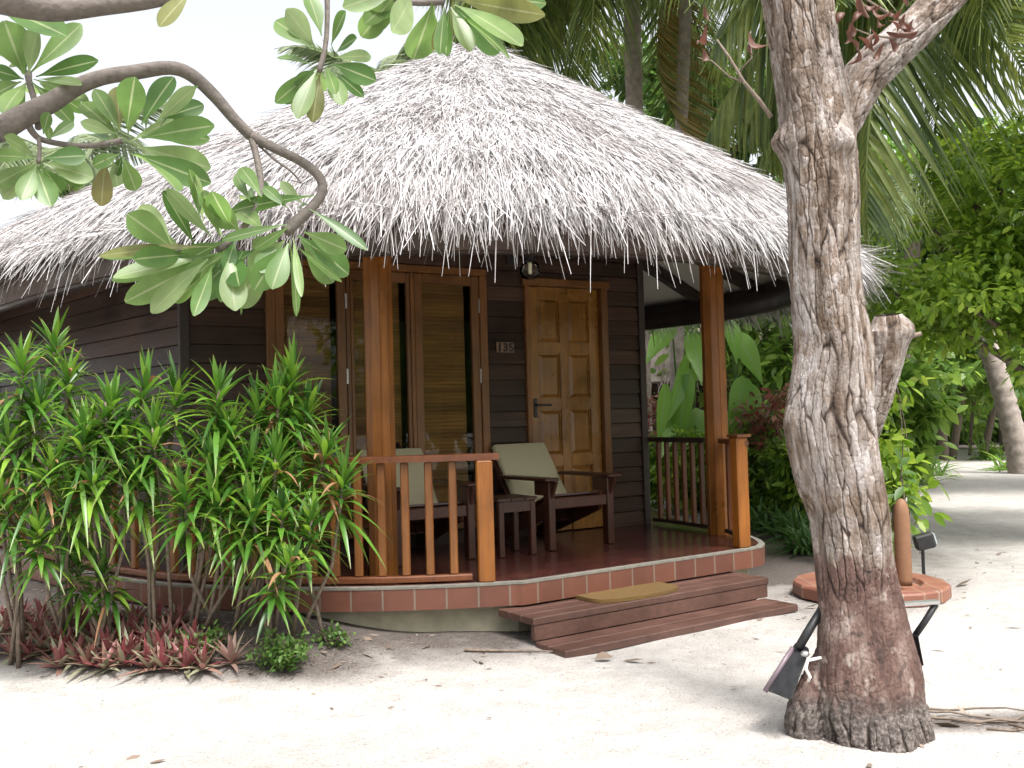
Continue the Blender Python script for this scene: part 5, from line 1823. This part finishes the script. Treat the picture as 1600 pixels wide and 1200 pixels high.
# far cottage
hc = A3(3.6, 21.0, 0)
hut = thing('far_cottage', 'distant thatched cottage glimpsed behind the porch plants', 'cottage', hc)
V, F = [], []
nn = 48
mb = MB().lathe(hc, [(2.7, 0), (2.7, 2.6)], 24)
mb.build('wall', M['siding'], hut)
mb = MB().lathe(hc, [(3.9, 1.95), (3.3, 2.5), (1.8, 3.5), (.1, 4.6)], nn)
r_ = mb.build('thatched_roof', M['straw_far'], hut)
g = np.random.default_rng(77)
n = 5000
a = g.uniform(0, 2 * pi, n); t = np.sqrt(g.uniform(.05, 1, n))
rr = 3.9 * t; zz = np.interp(rr, [.1, 1.8, 3.3, 3.9], [4.6, 3.5, 2.5, 1.95])
P = hc + np.stack([rr * np.cos(a), rr * np.sin(a), zz + .02], -1)
D = np.stack([np.cos(a), np.sin(a), np.full(n, -.7)], -1) + g.normal(0, .2, (n, 3))
V = strips(P, D, np.tile(Z3, (n, 1)), g.uniform(.2, .5, n), .025, [1, .9, .4], .2)
mk('straw', *V[:2], M['straw_far'], r_)

# trees standing behind the photographer, mirrored in the panes
for i, (x, y, h) in enumerate(((9.0, 1.6, 6), (12.5, -2, 7), (13.5, 4.2, 6.2), (6.5, -4.5, 6.0), (-4, -8, 6), (-9.5, 3, 5.5))):
    leafy_tree('shade_tree', ['broad shade tree right of the viewer, facing the windows', 'tall shade tree farther right of the viewer', 'round shade tree far to the right, beyond the frame', 'spreading shade tree behind the viewer on the right', 'shade tree straight behind the viewer', 'shade tree beyond the plumeria on the left'][i], (x, y, 0),
               [(A3(x, y, h * .62), (2.6, 2.2, h * .36)), (A3(x + 1, y, h * .4), (1.8, 1.8, h * .3))], .18, 'crown_mid', 3000, 70, .3, 800 + i, group='shade trees mirrored in the windows', cl_r=.6, limbs=8)

# ------------------------------------------------------------------ light
SUN_EL, SUN_AZ = R_(62), R_(150)      # azimuth clockwise from +Y: behind and to the right of the viewer
w = bpy.data.worlds.new('World')
SC.world = w
w.use_nodes = True
nt = w.node_tree
sky = nt.nodes.new('ShaderNodeTexSky')
sky.sky_type = 'NISHITA'
sky.sun_disc = False
sky.sun_elevation = SUN_EL
sky.sun_rotation = SUN_AZ
sky.air_density = 1.0
sky.dust_density = 6.0
sky.ozone_density = 1.0
hs = nt.nodes.new('ShaderNodeHueSaturation')
hs.inputs['Saturation'].default_value = .22
nt.links.new(sky.outputs[0], hs.inputs['Color'])
nt.links.new(hs.outputs[0], nt.nodes['Background'].inputs[0])
nt.nodes['Background'].inputs[1].default_value = .145
sd = bpy.data.lights.new('sun', 'SUN')
sd.energy = 1.5
sd.angle = R_(12)
sd.color = (1, .97, .92)
so = bpy.data.objects.new('sun', sd)
COL.objects.link(so)
dvec = Vector((sin(SUN_AZ) * cos(SUN_EL), cos(SUN_AZ) * cos(SUN_EL), sin(SUN_EL)))
so.rotation_euler = dvec.to_track_quat('Z', 'Y').to_euler()
so.location = (3, -4, 12)
SC.view_settings.view_transform = 'Standard'
SC.view_settings.look = 'None'
SC.view_settings.gamma = 1
SC.view_settings.exposure = 1.4
SC.cycles.max_bounces = 8
SC.cycles.transparent_max_bounces = 12
